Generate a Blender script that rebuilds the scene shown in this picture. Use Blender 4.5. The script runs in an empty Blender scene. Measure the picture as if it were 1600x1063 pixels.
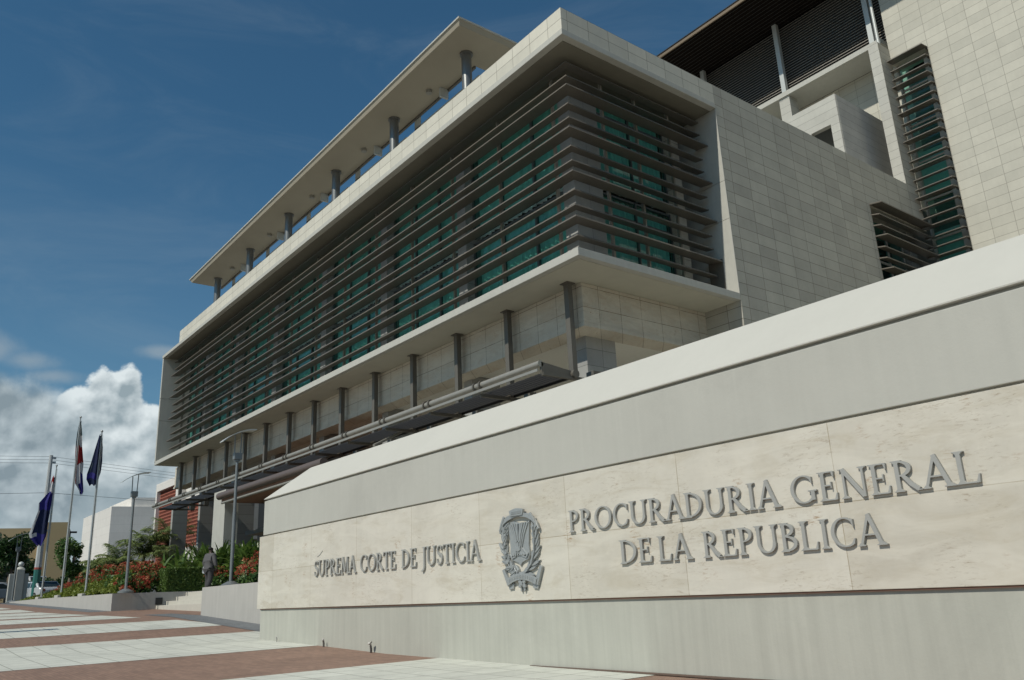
import bpy, bmesh, math, random
from math import sin, cos, pi, radians, sqrt, atan2
from mathutils import Vector, Matrix
from mathutils.geometry import delaunay_2d_cdt

scene = bpy.context.scene
COL = scene.collection
random.seed(7)

# ------------------------------------------------------------------ camera
EYE = Vector((0, 0, 0.95))
pit, yaw, rol = radians(16.92), radians(-51.47), radians(-2.675)
fwd = Vector((sin(yaw) * cos(pit), cos(yaw) * cos(pit), sin(pit)))
rt = Vector((cos(yaw), -sin(yaw), 0))
up = rt.cross(fwd)
rgt = rt * cos(rol) + up * sin(rol)
dwn = rt * sin(rol) - up * cos(rol)
cam = bpy.data.cameras.new('camera')
cam.sensor_width = 36
cam.lens = 36 * 1287 / 1600
cam.clip_start = 0.05
cam.clip_end = 3000
camo = bpy.data.objects.new('camera', cam)
COL.objects.link(camo)
m = Matrix((rgt, -dwn, -fwd)).transposed().to_4x4()
m.translation = EYE
camo.matrix_world = m
scene.camera = camo

# ------------------------------------------------------------------ sun, sky, exposure
SUN = Vector((0.077, -0.976, 1.0)).normalized()
sl = bpy.data.lights.new('sun', 'SUN')
sl.energy = 3.5
sl.angle = radians(0.5)
sl.color = (1.0, 0.948, 0.84)
so = bpy.data.objects.new('sun', sl)
COL.objects.link(so)
so.rotation_euler = SUN.to_track_quat('Z', 'Y').to_euler()
scene.view_settings.view_transform = 'Standard'
scene.view_settings.look = 'None'
scene.view_settings.exposure = 0.0
scene.view_settings.gamma = 1.0

W = bpy.data.worlds.new('World')
scene.world = W
W.use_nodes = True
wt = W.node_tree
wt.nodes.clear()


class NT:
    """small node helper"""
    def __init__(s, t):
        s.t = t

    def n(s, ty, **kw):
        nd = s.t.nodes.new(ty)
        for k, v in kw.items():
            setattr(nd, k, v)
        return nd

    def put(s, sock, v):
        if isinstance(v, bpy.types.NodeSocket):
            s.t.links.new(v, sock)
        else:
            sock.default_value = v

    def m(s, op, a, b=None, c=None, clamp=False):
        nd = s.n('ShaderNodeMath', operation=op, use_clamp=clamp)
        s.put(nd.inputs[0], a)
        if b is not None:
            s.put(nd.inputs[1], b)
        if c is not None:
            s.put(nd.inputs[2], c)
        return nd.outputs[0]

    def comb(s, x, y, z):
        nd = s.n('ShaderNodeCombineXYZ')
        for i, v in enumerate((x, y, z)):
            s.put(nd.inputs[i], v)
        return nd.outputs[0]

    def noise(s, vec, scale, detail=4, rough=0.55, dist=0.0):
        nd = s.n('ShaderNodeTexNoise')
        s.put(nd.inputs['Vector'], vec)
        nd.inputs['Scale'].default_value = scale
        nd.inputs['Detail'].default_value = detail
        nd.inputs['Roughness'].default_value = rough
        nd.inputs['Distortion'].default_value = dist
        return nd.outputs[0]

    def ramp(s, v, lo, hi, smooth=True):
        nd = s.n('ShaderNodeMapRange', interpolation_type='SMOOTHSTEP' if smooth else 'LINEAR')
        s.put(nd.inputs[0], v)
        nd.inputs[1].default_value = lo
        nd.inputs[2].default_value = hi
        return nd.outputs[0]

    def mix(s, f, a, b, blend='MIX'):
        nd = s.n('ShaderNodeMix', data_type='RGBA', blend_type=blend)
        s.put(nd.inputs[0], f)
        s.put(nd.inputs[6], a if isinstance(a, bpy.types.NodeSocket) else tuple(a) + (1,))
        s.put(nd.inputs[7], b if isinstance(b, bpy.types.NodeSocket) else tuple(b) + (1,))
        return nd.outputs[2]


q = NT(wt)
sky = q.n('ShaderNodeTexSky', sky_type='NISHITA')
sky.sun_disc = False
sky.sun_elevation = math.asin(SUN.z)
sky.sun_rotation = atan2(SUN.x, SUN.y)
sky.altitude = 0
sky.air_density = 1.0
sky.dust_density = 0.35
sky.ozone_density = 2.0
tc = q.n('ShaderNodeTexCoord')
sep = q.n('ShaderNodeSeparateXYZ')
wt.links.new(tc.outputs['Generated'], sep.inputs[0])
dx, dy, dz = sep.outputs
az = q.m('ARCTAN2', dx, dy)
hyp = q.m('SQRT', q.m('ADD', q.m('MULTIPLY', dx, dx), q.m('MULTIPLY', dy, dy)))
el = q.m('DIVIDE', dz, q.m('MAXIMUM', hyp, 0.001))
uv = q.comb(az, el, 0.0)
nz = q.noise(uv, 17.0, 8, 0.58, 0.15)
nz_l = q.noise(q.comb(q.m('ADD', az, -0.006), q.m('ADD', el, 0.010), 0.0), 17.0, 5, 0.5, 0.15)
nz_b = q.noise(uv, 17.0, 5, 0.5, 0.15)
big = q.noise(uv, 6.0, 4, 0.5)


def blobs(lst):
    f = None
    for a, t, rx, ry in lst:
        x = q.m('DIVIDE', q.m('SUBTRACT', az, a), rx)
        y = q.m('DIVIDE', q.m('SUBTRACT', el, t), ry)
        r = q.m('SUBTRACT', 1.0, q.m('SQRT', q.m('ADD', q.m('MULTIPLY', x, x), q.m('MULTIPLY', y, y))))
        f = r if f is None else q.m('SMOOTH_MAX', f, r, 0.25)
    return f


def dens(field, lo, hi, amp):
    return q.ramp(q.m('ADD', field, q.m('MULTIPLY', q.m('SUBTRACT', nz, 0.5), amp)), lo, hi)


cum = blobs([(-1.372, .195, .030, .060), (-1.350, .200, .022, .062), (-1.398, .192, .026, .045), (-1.330, .175, .034, .050),
             (-1.300, .150, .050, .062), (-1.365, .130, .10, .065), (-1.20, .10, .16, .075), (-1.05, .12, .10, .08), (-0.8, .09, .2, .07)])
gry = blobs([(-1.470, .165, .058, .085), (-1.435, .165, .038, .080), (-1.52, .19, .06, .06), (-1.42, .125, .045, .05), (-1.70, .17, .16, .07)])
low = q.ramp(el, .155, .085)
thin = blobs([(-1.490, .272, .050, .020), (-1.448, .262, .034, .014), (-1.425, .246, .030, .010), (-1.315, .283, .03, .010), (-1.6, .30, .09, .03)])
d_c = dens(cum, -0.02, 0.14, 1.15)
d_g = dens(gry, -0.12, 0.34, 0.7)
d_t = q.m('MULTIPLY', dens(thin, -0.25, 0.75, 1.6), 0.42)
relief = q.m('MULTIPLY', q.m('SUBTRACT', nz_b, nz_l), 4.5)
edge = q.ramp(cum, 0.62, 0.05)
lum = q.m('ADD', q.m('ADD', q.m('MULTIPLY', edge, 0.34), 0.40), q.m('ADD', relief, q.m('MULTIPLY', q.m('SUBTRACT', big, 0.5), 1.2)), clamp=True)
lum_f = q.m('MULTIPLY', lum, q.ramp(el, .05, .20))
ccol = q.mix(lum_f, (.29, .365, .405), (.72, .79, .81))
lum_g = q.m('ADD', q.m('MULTIPLY', relief, 0.8), q.m('MULTIPLY', q.m('SUBTRACT', big, 0.33), 1.9), clamp=True)
gcol = q.mix(lum_g, (.235, .30, .34), (.54, .62, .655))
skc = q.n('ShaderNodeMix', data_type='RGBA', blend_type='MULTIPLY')
skc.inputs[0].default_value = 1.0
wt.links.new(sky.outputs[0], skc.inputs[6])
skc.inputs[7].default_value = (0.53, 0.96, 1.05, 1)
bsky = q.n('ShaderNodeBackground')
wt.links.new(skc.outputs[2], bsky.inputs[0])
bsky.inputs[1].default_value = 0.070


def bg(c):
    b = q.n('ShaderNodeBackground')
    wt.links.new(c, b.inputs[0])
    b.inputs[1].default_value = 1.0
    return b.outputs[0]


def mixs(f, a, b):
    x = q.n('ShaderNodeMixShader')
    q.put(x.inputs[0], f)
    wt.links.new(a, x.inputs[1])
    wt.links.new(b, x.inputs[2])
    return x.outputs[0]


hz = q.m('MULTIPLY', q.ramp(q.noise(q.comb(q.m('MULTIPLY', az, 1.0), q.m('MULTIPLY', el, 2.6), 0.0), 3.2, 7, 0.62, .8), .42, .78), 0.10)
hz = q.m('ADD', hz, q.m('MULTIPLY', q.ramp(el, .60, .12), .10))
s0 = mixs(hz, bsky.outputs[0], bg(q.mix(0.0, (.36, .43, .47), (0, 0, 0))))
s1 = mixs(d_t, s0, bg(q.mix(0.0, (.40, .45, .47), (0, 0, 0))))
s2 = mixs(q.m('MULTIPLY', low, 0.93), s1, bg(gcol))
s3 = mixs(d_c, s2, bg(ccol))
s4 = mixs(d_g, s3, bg(gcol))
wo = q.n('ShaderNodeOutputWorld')
wt.links.new(s4, wo.inputs[0])

# ------------------------------------------------------------------ helpers
def link(o, parent=None):
    COL.objects.link(o)
    if parent is not None:
        o.parent = parent
        o.matrix_parent_inverse = Matrix.Identity(4)
    return o


class MB:
    def __init__(s):
        s.v, s.f, s.mi = [], [], []

    def face(s, pts, mi=0):
        b = len(s.v)
        s.v += [tuple(p) for p in pts]
        s.f.append(tuple(range(b, b + len(pts))))
        s.mi.append(mi)

    def box(s, x0, x1, y0, y1, z0, z1, mi=0):
        b = len(s.v)
        s.v += [(x, y, z) for z in (z0, z1) for y in (y0, y1) for x in (x0, x1)]
        for f in ((0, 2, 3, 1), (4, 5, 7, 6), (0, 1, 5, 4), (2, 6, 7, 3), (0, 4, 6, 2), (1, 3, 7, 5)):
            s.f.append(tuple(b + i for i in f))
            s.mi.append(mi)
        return s

    def hexa(s, pts, mi=0):
        """8 points ordered like box"""
        b = len(s.v)
        s.v += [tuple(p) for p in pts]
        for f in ((0, 2, 3, 1), (4, 5, 7, 6), (0, 1, 5, 4), (2, 6, 7, 3), (0, 4, 6, 2), (1, 3, 7, 5)):
            s.f.append(tuple(b + i for i in f))
            s.mi.append(mi)
        return s

    def tube(s, path, r, n=10, mi=0, caps=True):
        path = [Vector(p) for p in path]
        rs = r if isinstance(r, (list, tuple)) else [r] * len(path)
        rings = []
        for i, p in enumerate(path):
            t = (path[min(i + 1, len(path) - 1)] - path[max(i - 1, 0)]).normalized()
            a = Vector((0, 0, 1)) if abs(t.z) < 0.9 else Vector((1, 0, 0))
            u = t.cross(a).normalized()
            w = t.cross(u)
            b = len(s.v)
            s.v += [tuple(p + (u * cos(2 * pi * k / n) + w * sin(2 * pi * k / n)) * rs[i]) for k in range(n)]
            rings.append(b)
        for a, b in zip(rings, rings[1:]):
            for k in range(n):
                s.f.append((a + k, b + k, b + (k + 1) % n, a + (k + 1) % n))
                s.mi.append(mi)
        if caps:
            s.f.append(tuple(rings[0] + k for k in range(n)))
            s.f.append(tuple(rings[-1] + k for k in reversed(range(n))))
            s.mi += [mi, mi]
        return s

    def lathe(s, c, prof, n=20, mi=0):
        c = Vector(c)
        return s.tube([c + Vector((0, 0, z)) for _, z in prof], [max(r, 1e-4) for r, _ in prof], n, mi)

    def ball(s, c, r, n=12, mi=0, sz=1.0):
        return s.lathe(c, [(r * sin(pi * k / 8), -r * sz * cos(pi * k / 8)) for k in range(9)], n, mi)

    def shape(s, polys, P, d0, d1, mi=0):
        """union of 2d polygons extruded between depths d0 and d1 through P(u,v,d)"""
        V, F = [], []
        for poly in polys:
            ar = sum(poly[i][0] * poly[(i + 1) % len(poly)][1] - poly[(i + 1) % len(poly)][0] * poly[i][1] for i in range(len(poly)))
            if abs(ar) < 1e-7:
                continue
            if ar < 0:
                poly = poly[::-1]
            F.append(list(range(len(V), len(V) + len(poly))))
            V += [Vector(p) for p in poly]
        vo, eo, fo, _, _, of = delaunay_2d_cdt(V, [], F, 0, 1e-5)
        tri = [f for f, o in zip(fo, of) if len(o)]
        cnt = {}
        for f in tri:
            for i in range(len(f)):
                e = (f[i], f[(i + 1) % len(f)])
                cnt[e] = 1
        a = len(s.v)
        s.v += [tuple(P(p[0], p[1], d0)) for p in vo]
        b = len(s.v)
        s.v += [tuple(P(p[0], p[1], d1)) for p in vo]
        for f in tri:
            s.f.append(tuple(b + i for i in f))
            s.f.append(tuple(a + i for i in reversed(f)))
            s.mi += [mi, mi]
        for e in cnt:
            if (e[1], e[0]) not in cnt:
                s.f.append((a + e[0], a + e[1], b + e[1], b + e[0]))
                s.mi.append(mi)
        return s

    def build(s, name, mats, parent=None, smooth=False, bevel=0.0, recalc=True, loc=None):
        me = bpy.data.meshes.new(name)
        vs = s.v
        if loc is not None:
            l = Vector(loc)
            vs = [tuple(Vector(p) - l) for p in vs]
        me.from_pydata(vs, [], s.f)
        for mt in (mats if isinstance(mats, (list, tuple)) else [mats]):
            me.materials.append(mt)
        me.polygons.foreach_set('material_index', s.mi)
        if recalc:
            bm = bmesh.new()
            bm.from_mesh(me)
            bmesh.ops.recalc_face_normals(bm, faces=bm.faces)
            bm.to_mesh(me)
            bm.free()
        if smooth:
            me.polygons.foreach_set('use_smooth', [True] * len(me.polygons))
            if smooth == 'auto':
                me.set_sharp_from_angle(angle=radians(40))
        me.update()
        o = bpy.data.objects.new(name, me)
        if loc is not None:
            o.location = loc
        link(o, parent)
        if bevel:
            b = o.modifiers.new('edge', 'BEVEL')
            b.width = bevel
            b.segments = 2
            b.limit_method = 'ANGLE'
        return o


def tag(o, label=None, cat=None, group=None, kind=None):
    if label:
        o['label'] = label
    if cat:
        o['category'] = cat
    if group:
        o['group'] = group
    if kind:
        o['kind'] = kind
    return o


def empty(name, loc, label, cat, group=None):
    o = bpy.data.objects.new(name, None)
    o.empty_display_size = 0.2
    link(o)
    o.location = loc
    return tag(o, label, cat, group)


def copy_tree(o, parent=None):
    c = o.copy()
    COL.objects.link(c)
    if parent is not None:
        c.parent = parent
    for ch in list(o.children):
        copy_tree(ch, c)
    return c


# ------------------------------------------------------------------ materials
def newmat(name):
    mt = bpy.data.materials.new(name)
    mt.use_nodes = True
    t = NT(mt.node_tree)
    return mt, t, mt.node_tree.nodes['Principled BSDF']


def pos(t):
    g = t.n('ShaderNodeNewGeometry')
    sp = t.n('ShaderNodeSeparateXYZ')
    t.t.links.new(g.outputs['Position'], sp.inputs[0])
    return g.outputs['Position'], sp.outputs


def bump(t, bs, h, strength, dist=0.01):
    b = t.n('ShaderNodeBump')
    b.inputs['Strength'].default_value = strength
    b.inputs['Distance'].default_value = dist
    t.put(b.inputs['Height'], h)
    t.t.links.new(b.outputs[0], bs.inputs['Normal'])


def plain(name, col, rough=0.6, metal=0.0, var=0.12, scale=6.0, spec=0.5, bmp=0.0, streak=0.0):
    mt, t, bs = newmat(name)
    P, (x, y, z) = pos(t)
    nz = t.noise(P, scale, 5, 0.6)
    f = t.m('ADD', 1.0 - var, t.m('MULTIPLY', nz, 2 * var))
    if streak:
        sv = t.comb(t.m('MULTIPLY', t.m('ADD', x, y), 5.0), t.m('MULTIPLY', t.m('SUBTRACT', x, y), 5.0), t.m('MULTIPLY', z, 0.35))
        st = t.noise(sv, 1.3, 4, 0.65)
        f = t.m('MULTIPLY', f, t.m('ADD', 1.0 - streak, t.m('MULTIPLY', st, 2 * streak)))
    c = t.mix(1.0, col, t.comb(f, f, f), 'MULTIPLY')
    if streak > .05:
        blot = t.m('MULTIPLY', t.ramp(t.noise(P, .55, 7, .72, .6), .52, .68), .30)
        c = t.mix(blot, c, tuple(k * .80 for k in col))
        dr = t.comb(t.m('MULTIPLY', t.m('ADD', x, y), 7.0), t.m('SUBTRACT', x, y), t.m('MULTIPLY', z, .22))
        pale = t.m('MULTIPLY', t.ramp(t.noise(dr, 1.1, 3, .6), .60, .74), t.ramp(t.noise(P, .8, 3, .5), .42, .62))
        c = t.mix(t.m("MULTIPLY", pale, .28), c, tuple(min(1, k * 1.16) for k in col))
    t.t.links.new(c, bs.inputs['Base Color'])
    bs.inputs['Roughness'].default_value = rough
    bs.inputs['Metallic'].default_value = metal
    bs.inputs['Specular IOR Level'].default_value = spec
    if bmp:
        bump(t, bs, t.noise(P, scale * 9, 4, 0.7), bmp, 0.01)
    return mt


def blocks(name, c1, c2, bw, rh, mortar, ox=0.0, oz=0.0, mcol=(.12, .11, .09), rough=0.75, stain=0.18, offset=0.0, vein=None, bmp=0.4, flat=False, msz=.006):
    """stone blocks laid in the wall plane (u = x + y, v = z), real joints as bump + dark mortar"""
    mt, t, bs = newmat(name)
    P, (x, y, z) = pos(t)
    u = t.m('ADD', t.m('ADD', x, y), ox)
    v = t.m('ADD', z, oz)
    if flat:
        u, v = t.m('ADD', x, ox), t.m('ADD', y, oz)
    br = t.n('ShaderNodeTexBrick')
    br.offset = offset
    br.squash = 1.0
    t.put(br.inputs['Vector'], t.comb(u, v, 0.0))
    br.inputs['Color1'].default_value = tuple(c1) + (1,)
    br.inputs['Color2'].default_value = tuple(c2) + (1,)
    br.inputs['Mortar'].default_value = tuple(mcol) + (1,)
    br.inputs['Scale'].default_value = 1.0
    br.inputs['Mortar Size'].default_value = msz
    br.inputs['Mortar Smooth'].default_value = 0.2
    br.inputs['Bias'].default_value = 0.0
    br.inputs['Brick Width'].default_value = bw
    br.inputs['Row Height'].default_value = rh
    n1 = t.noise(P, 1.3, 6, 0.65)
    n2 = t.noise(P, 14.0, 4, 0.6)
    f = t.m('ADD', 1.0 - stain, t.m('ADD', t.m('MULTIPLY', n1, 1.4 * stain), t.m('MULTIPLY', n2, 0.6 * stain)))
    sv = t.comb(t.m('MULTIPLY', t.m('ADD', x, y), 3.0), 0.0, t.m('MULTIPLY', z, 0.3))
    st = t.noise(sv, 1.5, 4, 0.6)
    f = t.m('MULTIPLY', f, t.m('ADD', 0.93, t.m('MULTIPLY', st, 0.14)))
    c = t.mix(1.0, br.outputs['Color'], t.comb(f, f, f), 'MULTIPLY')
    if flat:
        gr = t.m('MULTIPLY', t.ramp(t.noise(P, .7, 7, .7, .8), .50, .70), .38)
        c = t.mix(gr, c, tuple(k * .62 for k in c2))
        sp2 = t.ramp(t.noise(P, 9.0, 5, .75), .66, .74)
        c = t.mix(t.m('MULTIPLY', sp2, .45), c, tuple(k * .5 for k in c2))
    if vein:
        vv = t.comb(t.m('ADD', t.m('MULTIPLY', u, 1.0), t.m('MULTIPLY', v, .5)), t.m('MULTIPLY', v, 4.2), t.m('MULTIPLY', y, 1.0))
        vn = t.noise(vv, 1.3, 10, 0.70, .9)
        c = t.mix(t.m('MULTIPLY', t.ramp(vn, .45, .70), 0.50), c, vein)
        pale = t.ramp(t.noise(vv, .8, 6, 0.6, 1.0), .46, .66)
        c = t.mix(t.m('MULTIPLY', pale, 0.45), c, tuple(min(1, 1.12 * k) for k in c1))
        fine = t.noise(t.comb(t.m('MULTIPLY', u, 2.2), t.m('MULTIPLY', v, 9.0), y), 5.0, 8, 0.75, .8)
        sp_ = t.m('MULTIPLY', t.ramp(fine, .52, .68), t.ramp(t.noise(P, 1.9, 3, .5), .46, .64))
        c = t.mix(t.m('MULTIPLY', sp_, 0.6), c, (.21, .145, .085))
        rs = t.m('MULTIPLY', t.ramp(fine, .50, .60), t.ramp(t.noise(P, 2.6, 2, .4), .63, .73))
        c = t.mix(t.m('MULTIPLY', rs, 0.7), c, (.27, .15, .06))
    t.t.links.new(c, bs.inputs['Base Color'])
    bs.inputs['Roughness'].default_value = rough
    h = t.m('ADD', t.m('MULTIPLY', br.outputs['Fac'], -1.0), t.m('MULTIPLY', n2, 0.25))
    bump(t, bs, h, bmp, 0.008)
    return mt


M = {}
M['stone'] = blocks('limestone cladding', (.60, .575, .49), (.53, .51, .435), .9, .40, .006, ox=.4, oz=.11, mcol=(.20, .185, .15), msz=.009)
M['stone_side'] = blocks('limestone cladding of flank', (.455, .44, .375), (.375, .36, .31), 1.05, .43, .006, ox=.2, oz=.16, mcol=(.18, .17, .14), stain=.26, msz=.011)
M['stone_big'] = blocks('pale limestone of rear block', (.525, .505, .43), (.455, .44, .375), 0.95, .45, .006, ox=.1, oz=.1, mcol=(.26, .245, .205), stain=.18, msz=.010)
M['frieze'] = blocks('beige marble frieze', (.56, .52, .43), (.50, .465, .385), .95, .66, .006, oz=.1, mcol=(.17, .14, .10), stain=.2, vein=(.47, .37, .26), msz=.010)
M['pillar'] = blocks('grey stone pillar', (.33, .33, .31), (.30, .30, .285), 9.0, .54, .006, mcol=(.09, .09, .085), stain=.16)
M['travertine'] = blocks('travertine sign slabs', (.565, .535, .465), (.47, .435, .365), 1.86, .76, .004, ox=-7.0 + 4.15 + 1.86 * 6, oz=-.82, mcol=(.30, .25, .17), rough=.55, stain=.16, vein=(.41, .36, .27), bmp=.25, msz=.004)
M['box_stone'] = blocks('stone of roof house', (.47, .46, .41), (.43, .42, .375), 40.0, .42, .006, mcol=(.10, .10, .09), stain=.2)
M['dark_stone'] = blocks('shaded stone of roof house flank', (.42, .415, .39), (.38, .375, .36), 40.0, .42, .006, mcol=(.10, .10, .09), stain=.35)  # darker copy of the roof house stone, shade of the flank in its colour
M['concrete'] = plain('smooth concrete', (.44, .435, .39), .7, var=.10, scale=3, bmp=.15, streak=.10)
M['soffit_up'] = plain('stained soffit with recess shade', (.17, .16, .125), .85, var=.25, scale=.8)  # stained concrete, base tone also darkened to carry the shade of the recess
M['soffit'] = plain('plaster soffit', (.47, .455, .375), .85, var=.12, scale=1.5)
M['roof_soffit'] = plain('roof soffit plaster', (.37, .335, .26), .85, var=.08, scale=1.0)
M['louver'] = plain('brown grey aluminium', (.150, .135, .112), .45, 0.2, var=.12, scale=3, streak=.1)
M['mullion'] = plain('dark grey mullion', (.11, .12, .118), .5, .2, var=.08)
M['post'] = plain('grey steel post', (.30, .29, .255), .5, .2, var=.1)
M['steel'] = plain('painted steel hanger', (.135, .125, .105), .5, .2, var=.12, scale=4, streak=.08)
M['rail_steel'] = plain('light steel tube', (.31, .30, .265), .45, .3, var=.12, scale=4)
M['dark'] = plain('dark interior', (.035, .035, .033), .8)
M['inner'] = plain('interior wall', (.22, .22, .20), .8)
M['dslat'] = plain('dark slats', (.012, .011, .010), .55, .1)
M['attic_slat'] = plain('grey attic slats', (.40, .38, .34), .5, .2)
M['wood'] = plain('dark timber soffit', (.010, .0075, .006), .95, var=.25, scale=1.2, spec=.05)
M['edge_metal'] = plain('copper gutter edge', (.20, .15, .10), .5, .3)
M['roofcol'] = plain('steel roof column', (.20, .205, .20), .35, .55, var=.1)
M['white_steel'] = plain('pale steel', (.50, .52, .50), .45, .2, var=.06)
M['plaster'] = plain('painted sign plaster', (.41, .405, .365), .8, var=.09, scale=.9, bmp=.3, streak=.052)
M['plaster_base'] = plain('stained sign plaster', (.395, .395, .345), .8, var=.10, scale=1.1, bmp=.25, streak=.17)
M['letter'] = plain('brushed grey letters', (.33, .33, .31), .5, .1, var=.1, scale=10)
M['emblem'] = plain('cast aluminium', (.36, .375, .37), .38, .4, var=.12, scale=16)
M['planter'] = plain('grey planter concrete', (.40, .385, .355), .8, var=.08, scale=2, bmp=.2, streak=.12)
M['step'] = plain('stone steps', (.48, .46, .40), .8, var=.12, scale=5)
M['black'] = plain('black plastic', (.02, .02, .02), .5)
M['soil'] = plain('garden soil', (.07, .05, .035), .95, var=.3, scale=3)
M['pole'] = plain('galvanised pole', (.42, .43, .42), .4, .5, var=.08)
M['lamp_steel'] = plain('grey lamp steel', (.21, .225, .225), .45, .4, var=.08)
M['util'] = plain('concrete utility pole', (.42, .44, .44), .8, var=.15, scale=2)
M['green_paint'] = plain('green painted base', (.02, .13, .11), .6)
M['red_paint'] = plain('red painted ring', (.30, .06, .04), .6)
M['wire'] = plain('wire', (.14, .155, .16), .6)
M['yellow'] = plain('ochre plaster', (.50, .37, .20), .85, var=.1, scale=.5, streak=.06)
M['whitewall'] = blocks('pale facade panels', (.72, .69, .64), (.68, .65, .60), 6.0, .9, .01, mcol=(.42, .41, .37), stain=.1)
M['brickred'] = plain('red clay lattice', (.30, .095, .06), .8, var=.2, scale=4)
M['ceil'] = plain('white portico ceiling', (.66, .65, .58), .85, var=.06)
M['pale_paving'] = plain('pale terrace paving', (.52, .50, .44), .8, var=.1, scale=1)
M['asphalt'] = plain('asphalt', (.05, .05, .05), .9, var=.2, scale=3)
M['cobble'] = blocks('grey granite setts', (.19, .20, .205), (.15, .16, .165), .11, .11, .01, flat=True, mcol=(.08, .08, .08), stain=.3, offset=.5)
M['white_tile'] = blocks('white paving tiles', (.60, .605, .535), (.555, .56, .495), .49, .49, .008, ox=.15, oz=.29, flat=True, mcol=(.26, .26, .215), stain=.30, bmp=.3, msz=.009)
M['terracotta'] = blocks('terracotta pavers', (.30, .188, .135), (.235, .145, .104), .24, .06, .004, flat=True, mcol=(.17, .12, .09), stain=.42, offset=.5, bmp=.3, msz=.004)
M['terrain'] = plain('far ground', (.16, .14, .10), .95, var=.2, scale=.3)


def glass_mat(name, tint, fres=1.0):
    mt, t, bs = newmat(name)
    nt = mt.node_tree
    out = nt.nodes['Material Output']
    tr = t.n('ShaderNodeBsdfTransparent')
    tr.inputs[0].default_value = tuple(tint) + (1,)
    gl = t.n('ShaderNodeBsdfGlossy')
    gl.inputs['Roughness'].default_value = 0.02
    fr = t.n('ShaderNodeFresnel')
    fr.inputs[0].default_value = 1.5
    mx = t.n('ShaderNodeMixShader')
    ge = t.n('ShaderNodeNewGeometry')
    nt.links.new(t.m('ADD', 1.5, t.m('MULTIPLY', ge.outputs['Backfacing'], 1 / 1.5 - 1.5)), fr.inputs[0])
    nt.links.new(t.m('MULTIPLY', fr.outputs[0], fres, clamp=True), mx.inputs[0])
    nt.links.new(tr.outputs[0], mx.inputs[1])
    nt.links.new(gl.outputs[0], mx.inputs[2])
    nt.links.new(mx.outputs[0], out.inputs[0])
    return mt


M['glass'] = glass_mat('teal tinted glass', (.40, .78, .73))
M['glass_clear'] = glass_mat('grey glass', (.35, .48, .47))
M['curtain'] = plain('pale curtain', (.62, .64, .60), .9, var=.08, scale=2)


def leafmat(name, c1, c2, rough=.5):
    mt, t, bs = newmat(name)
    P, _ = pos(t)
    oi = t.n('ShaderNodeNewGeometry')
    f = t.m('ADD', t.m('MULTIPLY', oi.outputs['Random Per Island'], .7), t.m('MULTIPLY', t.noise(P, 2.0, 3), .3), clamp=True)
    c = t.mix(f, c1, c2)
    t.t.links.new(c, bs.inputs['Base Color'])
    bs.inputs['Roughness'].default_value = rough
    bs.inputs['Specular IOR Level'].default_value = .35
    nt = mt.node_tree
    tl = t.n('ShaderNodeBsdfTranslucent')
    nt.links.new(c, tl.inputs[0])
    mx = t.n('ShaderNodeMixShader')
    mx.inputs[0].default_value = .25
    nt.links.new(bs.outputs[0], mx.inputs[1])
    nt.links.new(tl.outputs[0], mx.inputs[2])
    nt.links.new(mx.outputs[0], nt.nodes['Material Output'].inputs[0])
    return mt


M['leaf_dark'] = leafmat('dark leaves', (.012, .035, .012), (.045, .095, .022))
M['leaf_mid'] = leafmat('green leaves', (.03, .08, .02), (.11, .19, .04))
M['leaf_palm'] = leafmat('palm leaves', (.09, .14, .04), (.26, .30, .10))
M['leaf_yellow'] = leafmat('yellow green ground cover', (.085, .135, .02), (.25, .28, .045))
M['leaf_lance'] = leafmat('lance leaves', (.022, .07, .016), (.17, .25, .05), .35)
M['petal'] = leafmat('red orange blossoms', (.30, .035, .022), (.46, .10, .055), .7)
M['petal_pale'] = leafmat('pale orange blossoms', (.50, .20, .08), (.58, .34, .20), .7)
M['leaf_hedge'] = leafmat('clipped hedge leaves', (.05, .11, .025), (.15, .22, .05))
M['bark'] = plain('bark', (.16, .13, .10), .9, var=.25, scale=8)

# ------------------------------------------------------------------ ground
GX = [-1500, -200, -100, -62, -36, -26.5, -17.8, -14.8, -12.5, -8.46, -4, 1500]
GZ = [2.6, 2.3, 2.1, 1.64, .887, .657, .205, .14, .072, .024, 0, 0]


def g(x):
    for i in range(len(GX) - 1):
        if GX[i] <= x <= GX[i + 1]:
            return GZ[i] + (GZ[i + 1] - GZ[i]) * (x - GX[i]) / (GX[i + 1] - GX[i])
    return 0


def sheet(name, x0, x1, ylo, yhi, mat, lift, step=1.0):
    """a sheet following the ground; ylo / yhi are numbers or functions of x"""
    yl = ylo if callable(ylo) else (lambda x: ylo)
    yh = yhi if callable(yhi) else (lambda x: yhi)
    xs = sorted(set([x0, x1] + [v for v in GX if x0 < v < x1] + [x0 + i * step for i in range(1, int((x1 - x0) / step))]))
    b = MB()
    for a, c in zip(xs, xs[1:]):
        b.face([(a, yl(a), g(a) + lift), (c, yl(c), g(c) + lift), (c, yh(c), g(c) + lift), (a, yh(a), g(a) + lift)])
    return tag(b.build(name, mat), kind='structure')


sheet('ground', -1500, 1500, -1500, 1500, M['terrain'], -.03, 150)
sheet('plaza', -60, 40, -40, 16, M['terracotta'], 0.0, 4)
sheet('street', -300, -60, -200, 200, M['asphalt'], -.008, 12)
_ye = [(-60, 6.1), (-49, 6.2), (-44, 6.3), (-38.3, 6.2), (-33, 6.7), (-27.4, 7.13), (-25.2, 7.5), (-22.2, 8.0), (-20, 12), (40, 12)]


def yend(x):
    for (a, b), (c, d) in zip(_ye, _ye[1:]):
        if a <= x <= c:
            return b + (d - b) * (x - a) / (c - a)
    return 6


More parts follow.
